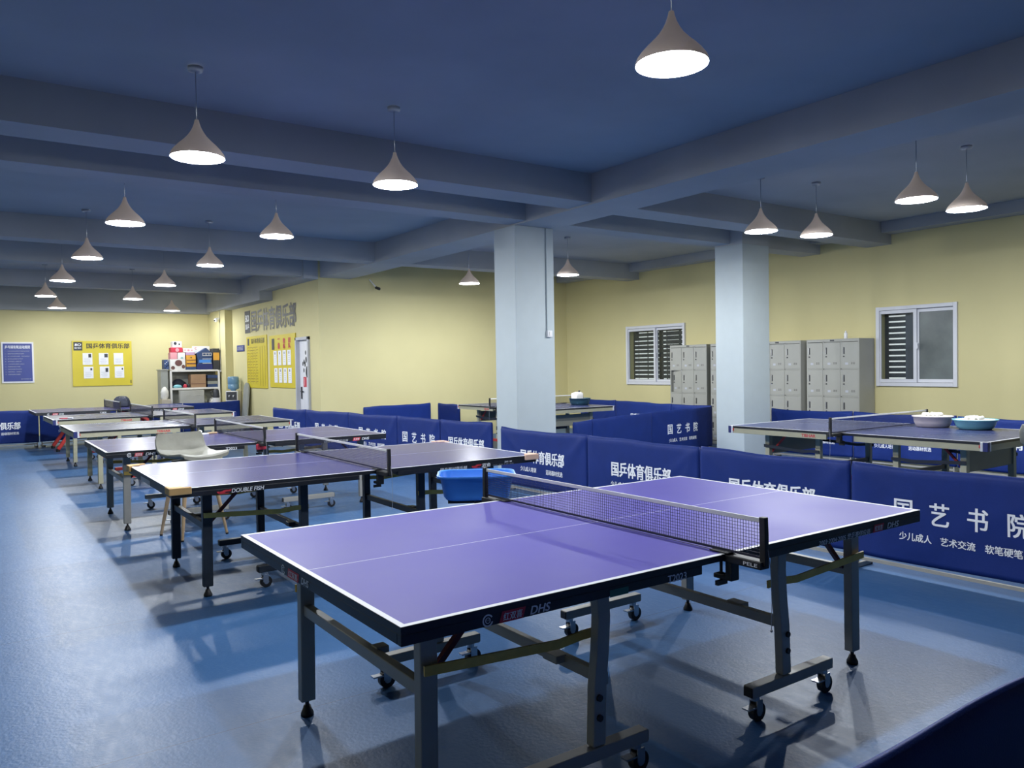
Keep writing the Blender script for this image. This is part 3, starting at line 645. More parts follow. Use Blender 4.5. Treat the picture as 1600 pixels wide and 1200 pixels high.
# ---------------------------------------------------------------- barriers
def barrier(p0, p1, text, label, group, seed=0, h=0.75):
    p0, p1 = Vector(p0), Vector(p1); d = p1 - p0; L = d.length - 0.02; rz = math.atan2(d.y, d.x); mid = (p0 + p1) / 2
    t = empty('court_barrier', (mid.x, mid.y, 0), rz); tag(t, label, 'barrier', group)
    rnd = random.Random(seed * 13 + 5)
    folds = []
    for s in (-1, 1):          # tension folds fanning from the top corners
        for k in range(2): folds.append((s, rnd.uniform(0.5, 1.25), rnd.uniform(0.25, 1.0), rnd.uniform(0.03, 0.07)))
    ph = [rnd.uniform(0, 6.28) for _ in range(4)]; zt, zb = h, 0.10
    def disp(x, z):
        v = 0.0025 * math.sin(2.3 * x / L * 3 + ph[0]) + 0.002 * math.sin(5.1 * x + 4 * z + ph[1])
        for s, ang, amp, wd in folds:
            ex, ez = (L / 2 - s * x), (zt - z)
            q = ex * math.sin(ang) - ez * math.cos(ang); al = ex * math.cos(ang) + ez * math.sin(ang)
            v += 0.010 * amp * math.exp(-(q / wd) ** 2) * math.exp(-al / 0.55) * min(1, al / 0.08)
        lo = max(0, (0.22 - z) / 0.12)
        v += 0.006 * lo * math.sin(7 * x + ph[2])
        return v
    nx, nz = 56, 20; rings = []
    def ztop(x): return zt - 0.008 * (1 - (2 * x / L) ** 2) - 0.003 * math.sin(9 * x + ph[3])
    verts = []; faces = []
    for side in (-1, 1):
        for j in range(nz + 1):
            for i in range(nx + 1):
                x = -L / 2 + L * i / nx; z = zb + 0.006 * math.sin(4 * x + ph[2]) + (ztop(x) - zb) * j / nz
                e = min(1, (1 - abs(2 * i / nx - 1)) * nx / 5); g = 1 if j < nz else 0.35
                verts.append((x, side * (0.015 * g) + (-disp(x, z) * e if side < 0 else disp(-x, z) * e), z))
    o2 = (nx + 1) * (nz + 1); W = nx + 1
    for j in range(nz):
        for i in range(nx):
            a = j * W + i; faces.append((a, a + 1, a + 1 + W, a + W)); a += o2; faces.append((a + W, a + 1 + W, a + 1, a))
    for i in range(nx):
        a = nz * W + i; faces.append((a, a + 1, a + 1 + o2, a + o2)); a = i; faces.append((a + o2, a + 1 + o2, a + 1, a))
    for j in range(nz):
        a = j * W; faces.append((a + o2, a, a + W, a + W + o2)); a = j * W + nx; faces.append((a, a + o2, a + o2 + W, a + W))
    b = MB(); b.add(verts, faces, 0, True); b.build('cloth_cover', M['cloth'], t)
    b = MB(); b.bar((-L / 2 + 0.03, 0, 0.065), (L / 2 - 0.03, 0, 0.065), 0.022, 0.022)
    for s in (-1, 1): b.bar((s * (L / 2 - 0.03), 0, 0.02), (s * (L / 2 - 0.03), 0, h - 0.03), 0.02, 0.018)
    b.build('frame', M['greymetal'], t)
    for s in (-1, 1):
        b = MB(); b.bar((s * (L / 2 - 0.05), -0.13, 0.02), (s * (L / 2 - 0.05), 0.13, 0.02), 0.025, 0.03)
        for q in (-1, 1): b.box((s * (L / 2 - 0.05), q * 0.135, 0.018), (0.03, 0.012, 0.036), 1)
        b.build('foot', [M['greymetal'], M['blackplastic']], t)
    warp = lambda p: Vector((p.x, -0.0175 - disp(p.x, p.z), p.z))
    if text == 'art':
        for c, x in (('国', -0.34), ('艺', -0.105), ('书', 0.13), ('院', 0.365)):
            b = MB(); put_text(b, c, (x, 0, 0.452), 0.125, 0.15, bold=0.016, warp=warp); b.build('lettering', M['whiteprint'], t)
        for c, x in (('少儿成人', -0.26), ('艺术交流', 0.01), ('软笔硬笔', 0.28)):
            b = MB(); put_text(b, c, (x, 0, 0.28), 0.215, 0.055, bold=0.018, warp=warp); b.build('lettering', M['whiteprint'], t)
    elif text == 'club':
        b = MB(); put_text(b, '国乒体育俱乐部', (0.02, 0, 0.45), 0.80, 0.145, bold=0.024, warp=warp); b.build('lettering', M['whiteprint'], t)
        b = MB(); put_text(b, '少儿成人培训', (-0.24, 0, 0.30), 0.30, 0.055, bold=0.018, warp=warp); b.build('lettering', M['whiteprint'], t)
        b = MB(); put_text(b, '运动器材优选', (0.24, 0, 0.30), 0.30, 0.055, bold=0.018, warp=warp); b.build('lettering', M['whiteprint'], t)
    return t
g = 'blue cloth barriers along the nearest right court edge'
barrier((5.26, 7.72), (5.25, 6.13), 'club', 'blue barrier beside the left pillar, end panel of the front row', g, 1)
barrier((5.25, 6.13), (5.23, 4.62), 'club', 'blue barrier with white club name, second panel right of the left pillar', g, 2)
barrier((5.23, 4.62), (5.23, 3.21), 'club', 'blue barrier behind the nearest table\'s far corner, its lettering half hidden', g, 3)
barrier((5.23, 3.21), (5.25, 1.76), 'art', 'blue barrier at right edge with four large spaced white characters', g, 4)
g2 = 'dark barriers in the bottom right corner'
barrier((2.55, 0.79), (1.0, 0.79), None, 'dark blue barrier top crossing the bottom right corner', g2, 5)
g3 = 'blue barriers beyond the long row of tables'
barrier((4.87, 14.85), (5.06, 13.62), 'club', 'leftmost barrier of the middle row, below the white door', g3, 6)
barrier((5.06, 13.62), (5.22, 12.1), 'art', 'second barrier of the middle row, right of the door', g3, 7)
barrier((5.22, 12.1), (5.36, 10.62), 'art', 'third barrier of the middle row, behind the violet table\'s right end', g3, 8)
barrier((5.36, 10.62), (5.47, 9.52), 'art', 'barrier of the middle row with four spaced characters fully showing', g3, 9)
barrier((5.47, 9.52), (5.56, 8.36), 'club', 'barrier of the middle row touching the left pillar', g3, 10)
g4 = 'blue barriers round the far right court'
barrier((6.16, 13.62), (7.83, 14.04), None, 'plain blue barrier angled before the plain cream wall', g4, 11)
barrier((7.915, 13.87), (7.77, 12.80), None, 'plain blue barrier running to the left corner of the pillar-hidden table', g4, 12)
barrier((6.35, 7.70), (6.84, 7.92), None, 'short blue barrier emerging right of the left pillar', g4, 13)
barrier((6.84, 7.92), (8.40, 8.36), None, 'wrinkled plain blue barrier between the two pillars', g4, 14)
barrier((8.42, 8.44), (10.15, 8.72), 'art', 'blue barrier with four spaced characters left of the right pillar', g4, 15)
barrier((10.95, 13.0), (10.75, 11.68), None, 'far blue barrier behind the table with the dark basket', g4, 16)
barrier((10.75, 11.68), (10.38, 9.82), 'club', 'far blue barrier below the slatted window', g4, 17)
barrier((10.38, 9.82), (10.28, 8.82), None, 'far blue barrier below the leftmost locker', g4, 18)
g5 = 'blue barriers behind the bowls table'
barrier((10.22, 7.60), (10.28, 6.28), 'club', 'blue barrier under the lockers right of the right pillar', g5, 19)
barrier((10.28, 6.28), (10.26, 4.86), 'club', 'blue barrier behind the two bowls', g5, 20)
barrier((10.26, 4.86), (10.2, 3.45), 'club', 'blue barrier at far right edge behind the bowls table', g5, 21)
g6 = 'blue barriers along the back wall'
barrier((-0.2, 18.28), (1.28, 18.36), 'club', 'leftmost back barrier with white lettering under the blue notice', g6, 22)
barrier((1.28, 18.36), (2.72, 18.56), 'club', 'back barrier behind the left half of the farthest table', g6, 23)
barrier((2.72, 18.56), (4.1, 18.78), None, 'back barrier below the shelf, behind the farthest table\'s right half', g6, 24)
barrier((4.1, 18.78), (5.43, 18.97), None, 'plain back barrier in front of the water dispenser', g6, 25)

# ---------------------------------------------------------------- lockers
def make_locker(wd=0.9, hh=1.81, dp=0.42, open_door=False):
    t = empty('locker_cabinet')           # local: front faces -x, width along y
    b = MB(); e = 0.018
    for s in (-1, 1): b.box((dp / 2, s * (wd / 2 - e / 2), hh / 2), (dp, e, hh))
    b.box((dp / 2, 0, hh - e / 2), (dp, wd - 2 * e, e)); b.box((dp / 2, 0, 0.03), (dp, wd - 2 * e, 0.06)); b.box((dp - e / 2, 0, hh / 2), (e, wd - 2 * e, hh - 0.03))
    cw = wd / 3; zs = [0.06 + (hh - 0.10) * i / 4 for i in range(5)]
    for i in (1, 2): b.box((0.02, -wd / 2 + cw * i, hh / 2), (0.04, 0.022, hh - 0.06))
    for z in zs[1:4]: b.box((0.02, 0, z), (0.04, wd - 2 * e, 0.02))
    b.box((0.02, 0, hh - 0.03), (0.04, wd - 2 * e, 0.03))
    b.build('body', M['locker'], t, 0.002)
    b = MB(); b.box((-0.001, 0.0, hh - 0.022), (0.004, 0.07, 0.02)); b.build('name_plate', M['charcoal'], t)
    for i in range(3):
        for j in range(4):
            yc = wd / 2 - cw * (i + 0.5); z0, z1 = zs[j] + 0.012, zs[j + 1] - 0.012; zc = (z0 + z1) / 2; dw = cw - 0.028; dh = z1 - z0
            b = MB()
            b.box((0.0045, yc, zc), (0.013, dw, dh))
            for q in (0, 1):      # vent slots
                for k in range(3): b.box((-0.0024, yc - dw * 0.12 - 0.035 * q, z0 + 0.065 + 0.012 * k), (0.002, 0.024, 0.005), 1)
            quad(b, (-0.0025, yc + dw * 0.2, z0 + 0.07), 0.05, 0.035, ux=(0, -1, 0), mi=2)
            door = b.build('door', [M['locker'], M['lockerdark'], M['greyprint']], t)
            b = MB(); b.box((-0.003, yc + dw / 2 - 0.035, zc + 0.07), (0.006, 0.026, 0.105), 0); b.box((-0.007, yc + dw / 2 - 0.027, zc + 0.07), (0.006, 0.008, 0.1), 1); b.build('handle', [M['lockerdark'], M['chrome']], door)
            b = MB(); b.cyl((-0.01, yc + dw / 2 - 0.035, zc - 0.02), (0.0, yc + dw / 2 - 0.035, zc - 0.02), 0.011, 10); b.build('lock', M['lockerdark'], door)
            if open_door and i == 0 and j == 2:
                # hinge on the right edge, door standing slightly open
                hp = Vector((0.0, yc - dw / 2, 0)); Mx = Matrix.Translation(hp) @ Matrix.Rotation(R(-13), 4, 'Z') @ Matrix.Translation(-hp)
                for o in (door,): o.matrix_local = Mx
    return t
lk = [(10.13, True, 'grey nine-door-front steel locker under the slatted window, one door ajar'), (9.14, False, 'grey steel locker mostly hidden by the right pillar\'s left edge'),
      (8.17, False, 'grey steel locker emerging right of the right pillar'), (7.16, False, 'grey steel locker nearest the right window, its side showing')]
lp = None
for y, op, lab in lk:
    if op: o = make_locker(open_door=True)
    elif lp is None: lp = o = make_locker()
    else: o = copy_tree(lp)
    o.location = (11.15, y, 0); tag(o, lab, 'locker', 'grey lockers along the right wall')
t = empty('plastic_bottle', (11.3, 7.02, 1.81)); tag(t, 'small white bottle standing on the rightmost locker', 'bottle')
b = MB(); b.lathe([(0.001, 0), (0.024, 0), (0.026, 0.01), (0.026, 0.085), (0.012, 0.105), (0.001, 0.105)], n=16); b.build('body', M['whitecap'], t)
b = MB(); b.cyl((0, 0, 0.104), (0, 0, 0.125), 0.012, 12); b.build('cap', M['whitebox'], t)

# ---------------------------------------------------------------- signs on the walls
YF = YB - 0.012
def panel(name, wd, ht, loc, face, m, label, cat, thick=0.02):
    # local x to the viewer's right, z up, front at -y
    t = empty(name, loc, 0 if face == 'y' else R(-90)); tag(t, label, cat)
    b = MB(); b.box((0, thick / 2, 0), (wd, thick, ht)); b.build('board', m, t, 0.003); return t
t = panel('notice_board', 0.64, 0.95, (1.115, YB - 0.026, 1.735), 'y', M['paper'], 'blue rules notice with white border on the back wall at far left', 'sign', 0.025)
b = MB(); quad(b, (0, -0.002, 0), 0.575, 0.88); b.build('blue_print', M['signblue'], t)
b = MB(); put_text(b, '乒乓球有氧运动规则', (0, -0.004, 0.36), 0.50, 0.075, bold=0.012); b.build('lettering', M['whiteprint'], t)
b = MB()
body = ['一、球友进馆请自觉遵守场馆的各项规定', '二、请爱护球台球网等运动器材', '三、进入场地请穿运动鞋，保持地面清洁', '四、馆内禁止吸烟和大声喧哗', '五、请勿在球台上放置水杯', '六、儿童须由家长陪同入场运动', '七、贵重物品请自行保管', '八、运动前请做好热身活动', '九、请按时离场，谢谢配合', '十、本规则由俱乐部解释']
for i, s in enumerate(body): put_text(b, s, (-0.25 + 0.0135 * len(s), -0.004, 0.265 - 0.06 * i), 0.027 * len(s), 0.024, bold=0.0)
put_text(b, '国乒体育俱乐部', (0.16, -0.004, -0.385), 0.2, 0.022, bold=0.0)
b.build('lettering', M['greyprint'], t)

def logo_block(t, x, y, wd, ht):
    b = MB(); quad(b, (x, -0.002, y), wd, ht); b.build('logo_plate', M['charcoal'], t)
    b = MB(); put_text(b, 'BO', (x, -0.004, y + ht * 0.17), wd * 0.72, ht * 0.30, bold=0.03, shear=0.12); put_text(b, '国乒俱乐', (x, -0.004, y - ht * 0.2), wd * 0.76, ht * 0.2, bold=0.006); b.build('logo_lettering', M['whiteprint'], t)
t = panel('bulletin_board', 1.31, 1.10, (2.885, YB - 0.022, 1.695), 'y', M['signyellow'], 'yellow bulletin board with six white sheets on the back wall', 'sign')
logo_block(t, -0.53, 0.42, 0.19, 0.205)
b = MB(); put_text(b, '国乒体育俱乐部', (0.13, -0.004, 0.43), 0.95, 0.13, bold=0.02); b.build('lettering', M['blackprint'], t)
k = 0
for j, zz in enumerate((0.11, -0.22)):
    for i, xx in enumerate((-0.33, 0.02, 0.35)):
        b = MB(); b.box((xx + 0.015 * j, -0.004, zz), (0.21, 0.004, 0.285), 0)
        hx, hz, hw, hh = [(0.05, 0.08, 0.06, 0.09), (0.055, 0.08, 0.075, 0.09), None, (0.06, 0.08, 0.04, 0.055), (0.05, 0.055, 0.06, 0.1), (0.065, 0.08, 0.03, 0.045)][k] or (0, 0, 0, 0)
        if hw: quad(b, (xx + 0.015 * j + hx, -0.0072, zz + hz), hw, hh, mi=1)
        for q in range(6): quad(b, (xx + 0.015 * j - 0.01 * (q % 2), -0.0072, zz + 0.01 - 0.022 * q), 0.15 - 0.02 * (q % 3), 0.005, mi=2)
        sh = b.build('notice_sheet', [M['paper'], M['charcoal'], M['greyprint']], t); k += 1
# small code square stays out; only its caption bar
b = MB(); quad(b, (0.62, -0.002, -0.46), 0.02, 0.08); b.build('caption', M['charcoal'], t)

# sign wall faces -X: panels with rz=-90 (local x -> -Y)
t = empty('wall_sign_lettering', (XS - 0.004, 17.0, 2.6), R(-90)); tag(t, 'black club logo and large black characters high on the wall by the door', 'sign')
b = MB(); b.box((-1.72, 0, 0), (0.40, 0.008, 0.52)); b.build('logo_plate', M['charcoal'], t)
b = MB(); put_text(b, 'BO', (-1.72, -0.006, 0.085), 0.28, 0.16, bold=0.03, shear=0.1); put_text(b, '国乒', (-1.72, -0.006, -0.11), 0.28, 0.12, bold=0.01); b.build('logo_lettering', M['whiteprint'], t)
b = MB(); put_text(b, '国乒体育俱乐部', (0.06, -0.004, 0.0), 2.98, 0.50, bold=0.022); b.build('lettering', M['blackprint'], t)
t = panel('award_board', 1.47, 1.19, (XS - 0.022, 18.05, 1.655), 'x', M['signyellow'], 'yellow ranking board with dark column lines, left of two by the door', 'sign')
b = MB(); put_text(b, '国乒体育俱乐部', (0.12, -0.003, 0.48), 0.95, 0.12, bold=0.012); b.build('lettering', M['blackprint'], t)
b = MB(); quad(b, (-0.58, -0.003, 0.47), 0.12, 0.16); b.build('logo_plate', M['charcoal'], t)
b = MB(); rr = random.Random(3)
for i in range(4):
    for k in range(13):
        wdt = rr.uniform(0.08, 0.2); quad(b, (-0.58 + 0.2 * i + rr.uniform(-0.01, 0.03), -0.003, 0.34 - 0.066 * k), wdt, 0.008); quad(b, (-0.58 + 0.2 * i - wdt / 2, -0.003, 0.32 - 0.066 * k), 0.008, 0.045)
for i in range(3): quad(b, (0.28 + 0.17 * i, -0.003, -0.1), 0.012, 0.9)
b.build('bracket_chart', M['brownprint'], t)
t = panel('coach_board', 1.62, 1.12, (XS - 0.022, 16.31, 1.65), 'x', M['signyellow'], 'yellow board with two rows of white cards, right beside the door', 'sign')
b = MB(); quad(b, (-0.55, -0.003, 0.37), 0.17, 0.24); b.build('logo_plate', M['charcoal'], t)
b = MB()
for i in range(3): put_text(b, ['一\n级', '教\n练', '团\n队'][i], (-0.18 + 0.33 * i, -0.003, 0.37), 0.15, 0.22, bold=0.02)
b.build('lettering', M['redcard'], t)
for j in range(2):
    for i in range(4):
        b = MB(); xx = -0.42 + 0.29 * i + 0.03 * j; zz = (0.07, -0.30)[j]
        b.box((xx, -0.004, zz), (0.20, 0.006, 0.31)); quad(b, (xx, -0.0075, zz + 0.10), 0.04, 0.05, mi=1)
        for q in range(4): quad(b, (xx, -0.0075, zz + 0.04 - 0.04 * q), 0.09, 0.008, mi=2)
        b.build('card', [M['paper'], M['charcoal'], M['greyprint']], t)
t = panel('room_plate', 0.58, 0.15, (XS - 0.02, 19.3, 2.0), 'x', M['signblue'], 'small blue room sign on the cream wall left of the yellow boards', 'sign', 0.018)
b = MB(); put_text(b, '公共用品区', (0, -0.003, 0), 0.48, 0.09, bold=0.01); b.build('lettering', M['greyprint'], t)

# security cameras
t = empty('security_camera', (5.38, 20.45, 2.74)); tag(t, 'small white camera on the corner wall with a long cable hanging down', 'camera')
b = MB(); b.sphere((-0.07, 0, 0), 0.055, 10); b.box((-0.03, 0, 0.04), (0.07, 0.07, 0.03)); b.build('camera_body', M['whitecap'], t)
b = MB(); b.sphere((-0.11, -0.02, -0.01), 0.022, 8); b.build('lens', M['blackplastic'], t)
b = MB(); b.tube([(0.012, 0, 0.6), (0.01, 0, 0.05), (0.012, 0.0, -0.6), (-0.012, -0.1, -1.28)], 0.006, 6); b.sphere((-0.012, -0.1, -1.29), 0.02, 6); b.build('cable', M['greymetal'], t)
t = empty('security_camera', (6.75, YP, 3.05)); tag(t, 'small dark camera on a bracket high on the plain cream wall', 'camera')
b = MB(); b.bar((-0.12, -0.01, 0.16), (-0.03, -0.12, 0.0), 0.02, 0.02); b.build('bracket', M['whitecap'], t)
b = MB(); b.cyl((-0.03, -0.10, 0.0), (0.0, -0.2, -0.035), 0.028, 10); b.build('camera_body', M['charcoal'], t)

# ---------------------------------------------------------------- chairs
def make_chair():
    t = empty('chair')     # local: sitter faces +x
    SH = 0.72
    prof = [(0.27, 0.00), (0.25, 0.018), (0.12, 0.004), (0.0, -0.006), (-0.12, 0.002), (-0.20, 0.03), (-0.235, 0.08), (-0.25, 0.135), (-0.26, 0.19)]
    rings = []
    ny = 14
    for side in (0, 1):
        pass
    top, bot = [], []
    for i, (x, z) in enumerate(prof):
        k = i / (len(prof) - 1); hw = 0.235 - 0.03 * abs(k - 0.5) - (0.02 if i in (0, len(prof) - 1) else 0)
        rt, rb = [], []
        for j in range(ny + 1):
            v = -1 + 2 * j / ny; y = v * hw; lift = 0.03 * v * v
            nx_, nz_ = (0, 1)
            if i >= 5: a = (i - 4) / 4.0; nx_, nz_ = math.sin(min(1, a) * 1.4), math.cos(min(1, a) * 1.4)
            px, pz = x + nx_ * lift, SH + z + nz_ * lift
            rt.append(Vector((px, y, pz))); rb.append(Vector((px - nx_ * 0.03, y, pz - nz_ * 0.03)))
        top.append(rt); bot.append(rb)
    def shell(i0, i1, name):
        b = MB(); n = ny + 1; seq = list(range(i0, i1 + 1))
        rings = [top[i] + bot[i][::-1] for i in seq]
        b.loops(rings, cap0=True, cap1=True)
        o = b.build(name, M['leather'], t); md = o.modifiers.new('round', 'BEVEL'); md.width = 0.008; md.segments = 2; return o
    shell(0, 4, 'seat'); shell(4, len(prof) - 1, 'backrest')
    b = MB(); b.box((0, 0, SH - 0.055), (0.26, 0.26, 0.025)); b.build('seat_frame', M['blackplastic'], t)
    for sx in (-1, 1):
        for sy in (-1, 1):
            b = MB(); b.tube([(sx * 0.11, sy * 0.11, SH - 0.05), (sx * 0.155, sy * 0.155, 0.35), (sx * 0.205, sy * 0.205, 0.012)], [0.021, 0.018, 0.012], 10)
            leg = b.build('leg', M['beech'], t)
            b = MB(); b.cyl((sx * 0.206, sy * 0.206, 0), (sx * 0.205, sy * 0.205, 0.014), 0.013, 10); b.build('foot', M['blackplastic'], leg)
    return t
ch = make_chair(); ch.location = (1.69, 7.42, 0); ch.rotation_euler = (0, 0, R(-77))
tag(ch, 'grey leather low-back chair on splayed beech legs between second and third tables', 'chair')
c2 = copy_tree(ch); c2.rotation_euler = (0, 0, R(2)); c2.location = (7.55, 2.74, 0)
tag(c2, 'wooden-legged chair cut off by the right edge beside the bowls table', 'chair')

# ---------------------------------------------------------------- blue tub on its stand
def rrect(cx, cy, wx, wy, z, r, n=5):
    pts = []
    for k, (sx, sy) in enumerate(((1, 1), (-1, 1), (-1, -1), (1, -1))):
        for i in range(n + 1):
            a = PI / 2 * (k + i / n); pts.append(Vector((cx + sx * (wx / 2 - r) + r * math.cos(a), cy + sy * (wy / 2 - r) + r * math.sin(a), z)))
    return pts
t = empty('ball_tub', (2.93, 4.62, 0.565), R(-32)); tag(t, 'blue plastic ball tub behind the nearest table\'s net', 'tub')
b = MB(); hh = 0.165
rings = [rrect(0, 0, 0.42, 0.30, 0, 0.08), rrect(0, 0, 0.45, 0.33, 0.02, 0.09), rrect(0, 0, 0.50, 0.38, hh, 0.09), rrect(0, 0, 0.54, 0.42, hh + 0.004, 0.10), rrect(0, 0, 0.54, 0.42, hh - 0.012, 0.10), rrect(0, 0, 0.535, 0.415, hh - 0.012, 0.10)]
b.loops(rings[:4], cap0=True); b.loops(rings[3:])
inn = [rrect(0, 0, 0.495, 0.375, hh, 0.09), rrect(0, 0, 0.445, 0.325, 0.022, 0.09), rrect(0, 0, 0.40, 0.28, 0.008, 0.08)]
b.loops(inn, cap1=True); b.build('tub_body', M['tub'], t)
t = empty('tub_stand', (2.93, 4.62, 0), R(-32)); tag(t, 'dark steel stand with chromed legs carrying the blue tub', 'stand')
b = MB(); b.bar((-0.20, 0, 0.54), (0.20, 0, 0.54), 0.035, 0.03); b.bar((0, -0.15, 0.54), (0, 0.15, 0.54), 0.035, 0.03); b.build('top_frame', M['blackplastic'], t)
b = MB(); b.cyl((0, 0, 0.08), (0, 0, 0.54), 0.018, 14); b.build('pole', M['chrome'], t)
for k in range(4):
    a = PI / 4 + k * PI / 2; b = MB(); b.bar((0, 0, 0.09), (0.24 * math.cos(a), 0.24 * math.sin(a), 0.05), 0.03, 0.025); b.sphere((0.24 * math.cos(a), 0.24 * math.sin(a), 0.025), 0.025, 8); b.build('leg', M['blackplastic'], t)

# ---------------------------------------------------------------- bowls and balls
BALL = None
def ball_at(p, label, group):
    global BALL
    if BALL is None:
        b = MB(); b.sphere((0, 0, 0), 0.02, 8); BALL = b.mesh('table_tennis_ball', M['ball'])
    o = bpy.data.objects.new('table_tennis_ball', BALL); COL.objects.link(o); o.location = p; tag(o, label, 'ball', group)
def bowl(loc, r, h, m, label, prof='straight'):
    t = empty('plastic_bowl', loc); tag(t, label, 'bowl')
    k = 0.78 if prof == 'straight' else 0.62
    out = [(0.001, 0), (r * k * 0.9, 0), (r * k, 0.008), (r * (k + 0.10), h * 0.45), (r * (k + 0.14), h * 0.9), (r * 0.96, h * 0.93), (r, h), (r * 0.95, h + 0.002), (r * (k + 0.12), h * 0.9), (r * (k + 0.08), h * 0.45), (r * k * 0.95, 0.012), (0.001, 0.012)]
    if prof != 'straight': out = [(0.001, 0), (r * 0.66, 0), (r * 0.74, 0.01), (r * 0.84, h * 0.4), (r * 0.90, h * 0.8), (r * 0.97, h * 0.9), (r, h), (r * 0.95, h + 0.002), (r * 0.88, h * 0.8), (r * 0.82, h * 0.4), (r * 0.7, 0.013), (0.001, 0.013)]
    b = MB(); b.lathe(out, n=40); b.build('bowl_body', m, t); return t
def heap(c, r, zb, label, group, seed):
    rnd = random.Random(seed); pts = []
    # two layers: hexagonal packing inside the rim, domed
    step = 0.0405
    for layer, (rad, z) in enumerate(((r, zb), (r * 0.62, zb + 0.033))):
        off = (0.5 * step, 0.29 * step) if layer else (0, 0)
        n = int(rad / step) + 2
        for i in range(-n, n + 1):
            for j in range(-n, n + 1):
                x = (i + 0.5 * (j % 2)) * step + off[0]; y = j * step * 0.866 + off[1]
                if x * x + y * y < (rad - 0.018) ** 2 and not (layer and rnd.random() < 0.45): pts.append((x, y, z))
    for x, y, z in pts: ball_at((c[0] + x, c[1] + y, c[2] + z), label, group)
BZ = TH
bowl((8.38, 4.22, BZ), 0.20, 0.115, M['tubpink'], 'pinkish white bowl heaped with balls, left of two on the right table')
heap((8.38, 4.22, BZ), 0.185, 0.098, 'white table tennis ball heaped in the pinkish white bowl', 'balls in the pinkish white bowl', 3)
bowl((8.37, 3.79, BZ), 0.21, 0.10, M['tubteal'], 'teal bowl heaped with balls, right of two on the right table', 'round')
heap((8.37, 3.79, BZ), 0.19, 0.083, 'white table tennis ball heaped in the teal bowl', 'balls in the teal bowl', 5)
bowl((9.0, 10.72, BZ), 0.20, 0.12, M['tubdark'], 'dark teal basin on the table behind the left pillar')
t = empty('plastic_jug', (8.96, 10.74, BZ + 0.014)); tag(t, 'white plastic container standing in the dark teal basin', 'container')
b = MB(); b.loops([rrect(0, 0, 0.17, 0.15, 0, 0.03), rrect(0, 0, 0.18, 0.16, 0.14, 0.03), rrect(0.0, 0, 0.175, 0.155, 0.19, 0.03), rrect(0.02, 0, 0.10, 0.10, 0.215, 0.03)], cap0=True, cap1=True); b.build('body', M['whitebox'], t)
b = MB(); b.cyl((0.04, 0, 0.213), (0.05, 0, 0.24), 0.018, 10); b.build('cap', M['charcoal'], t)
# bat on the violet table
t = empty('table_tennis_bat', (2.20, 9.20, TH), R(10)); tag(t, 'pale bat lying near the net on the violet table behind the chair', 'bat')
b = MB(); b.lathe([(0.001, 0), (0.078, 0), (0.08, 0.006), (0.078, 0.012), (0.001, 0.012)], n=24, sx=1.0, sy=0.95); b.build('blade', M['whitecap'], t)
b = MB(); b.box((0.125, 0, 0.010), (0.11, 0.028, 0.02)); b.build('handle', M['beech'], t, 0.006)
ball_at((2.19, 9.21, TH + 0.012 + 0.02), 'white ball resting on the pale bat by the net', 'ball on the bat')
# backpack on the far table
t = empty('backpack', (2.70, 17.75, TH)); tag(t, 'dark navy backpack lying on the farthest table behind its net', 'bag')
b = MB(); rings = []
for k, (wx, wy, z) in enumerate(((0.28, 0.20, 0.0), (0.32, 0.24, 0.03), (0.31, 0.24, 0.11), (0.27, 0.20, 0.17), (0.19, 0.13, 0.21), (0.09, 0.06, 0.225))): rings.append(rrect(0, 0, wx, wy, z, min(wx, wy) * 0.4))
b.loops(rings, cap0=True, cap1=True); bp = b.build('bag_body', M['navycloth'], t)
b = MB(); b.loops([rrect(0.01, -0.115, 0.18, 0.05, 0.02, 0.02), rrect(0.01, -0.115, 0.18, 0.055, 0.09, 0.02), rrect(0.01, -0.105, 0.16, 0.04, 0.115, 0.015)], cap0=True, cap1=True); b.build('front_pocket', M['navycloth'], t)
b = MB(); b.tube([(-0.05, -0.105, 0.13), (-0.05, -0.075, 0.205), (0.04, -0.07, 0.21), (0.07, -0.105, 0.14)], 0.006, 6); b.build('strap', M['greymetal'], t)
t = empty('table_tennis_bat', (1.33, 14.06, TH), R(-60)); tag(t, 'bat with red and white faces on the second cream-aproned table\'s near left edge', 'bat')
b = MB(); b.lathe([(0.001, 0), (0.078, 0), (0.08, 0.006), (0.078, 0.012), (0.001, 0.012)], n=20); b.build('blade', M['redcard'], t)
b = MB(); b.box((0.125, 0, 0.010), (0.11, 0.028, 0.02)); b.build('handle', M['whitecap'], t, 0.006)

# ---------------------------------------------------------------- shelf corner
SY = 20.4
sh = empty('storage_shelf', (4.765, SY + 0.2, 0)); tag(sh, 'grey metal storage shelf with white front edges against the back wall', 'shelf')
for s in (-1, 1):
    for yy in (-0.2, 0.2):
        b = MB(); b.box((s * 0.565, yy, 0.745), (0.045, 0.04, 1.49)); b.build('post', M['whitebox'] if yy < 0 else M['locker'], sh, 0.003)
for z in (0.12, 0.60, 1.06, 1.50):
    b = MB(); b.box((0, 0, z - 0.012), (1.085, 0.42, 0.024)); b.box((0, -0.2, z - 0.02), (1.085, 0.018, 0.045)); b.build('shelf_board', M['whitebox'], sh)
b = MB(); b.box((0, 0.205, 0.8), (1.08, 0.008, 1.35)); b.build('back_panel', M['board'], sh)
t = empty('side_cabinet', (4.07, SY + 0.28, 0)); tag(t, 'narrow grey cabinet standing at the left of the storage shelf', 'cabinet')
b = MB(); b.box((0, 0, 0.75), (0.16, 0.40, 1.5)); b.box((-0.005, -0.0, 1.51), (0.2, 0.44, 0.02)); b.build('body', M['locker'], t, 0.004)
b = MB(); b.box((0, -0.203, 0.75), (0.13, 0.012, 1.4)); b.build('door', M['board'], t)
t = empty('low_cabinet', (4.64, SY - 0.22, 0.0)); tag(t, 'pale cabinet with wavy front panel below the shelf', 'cabinet')
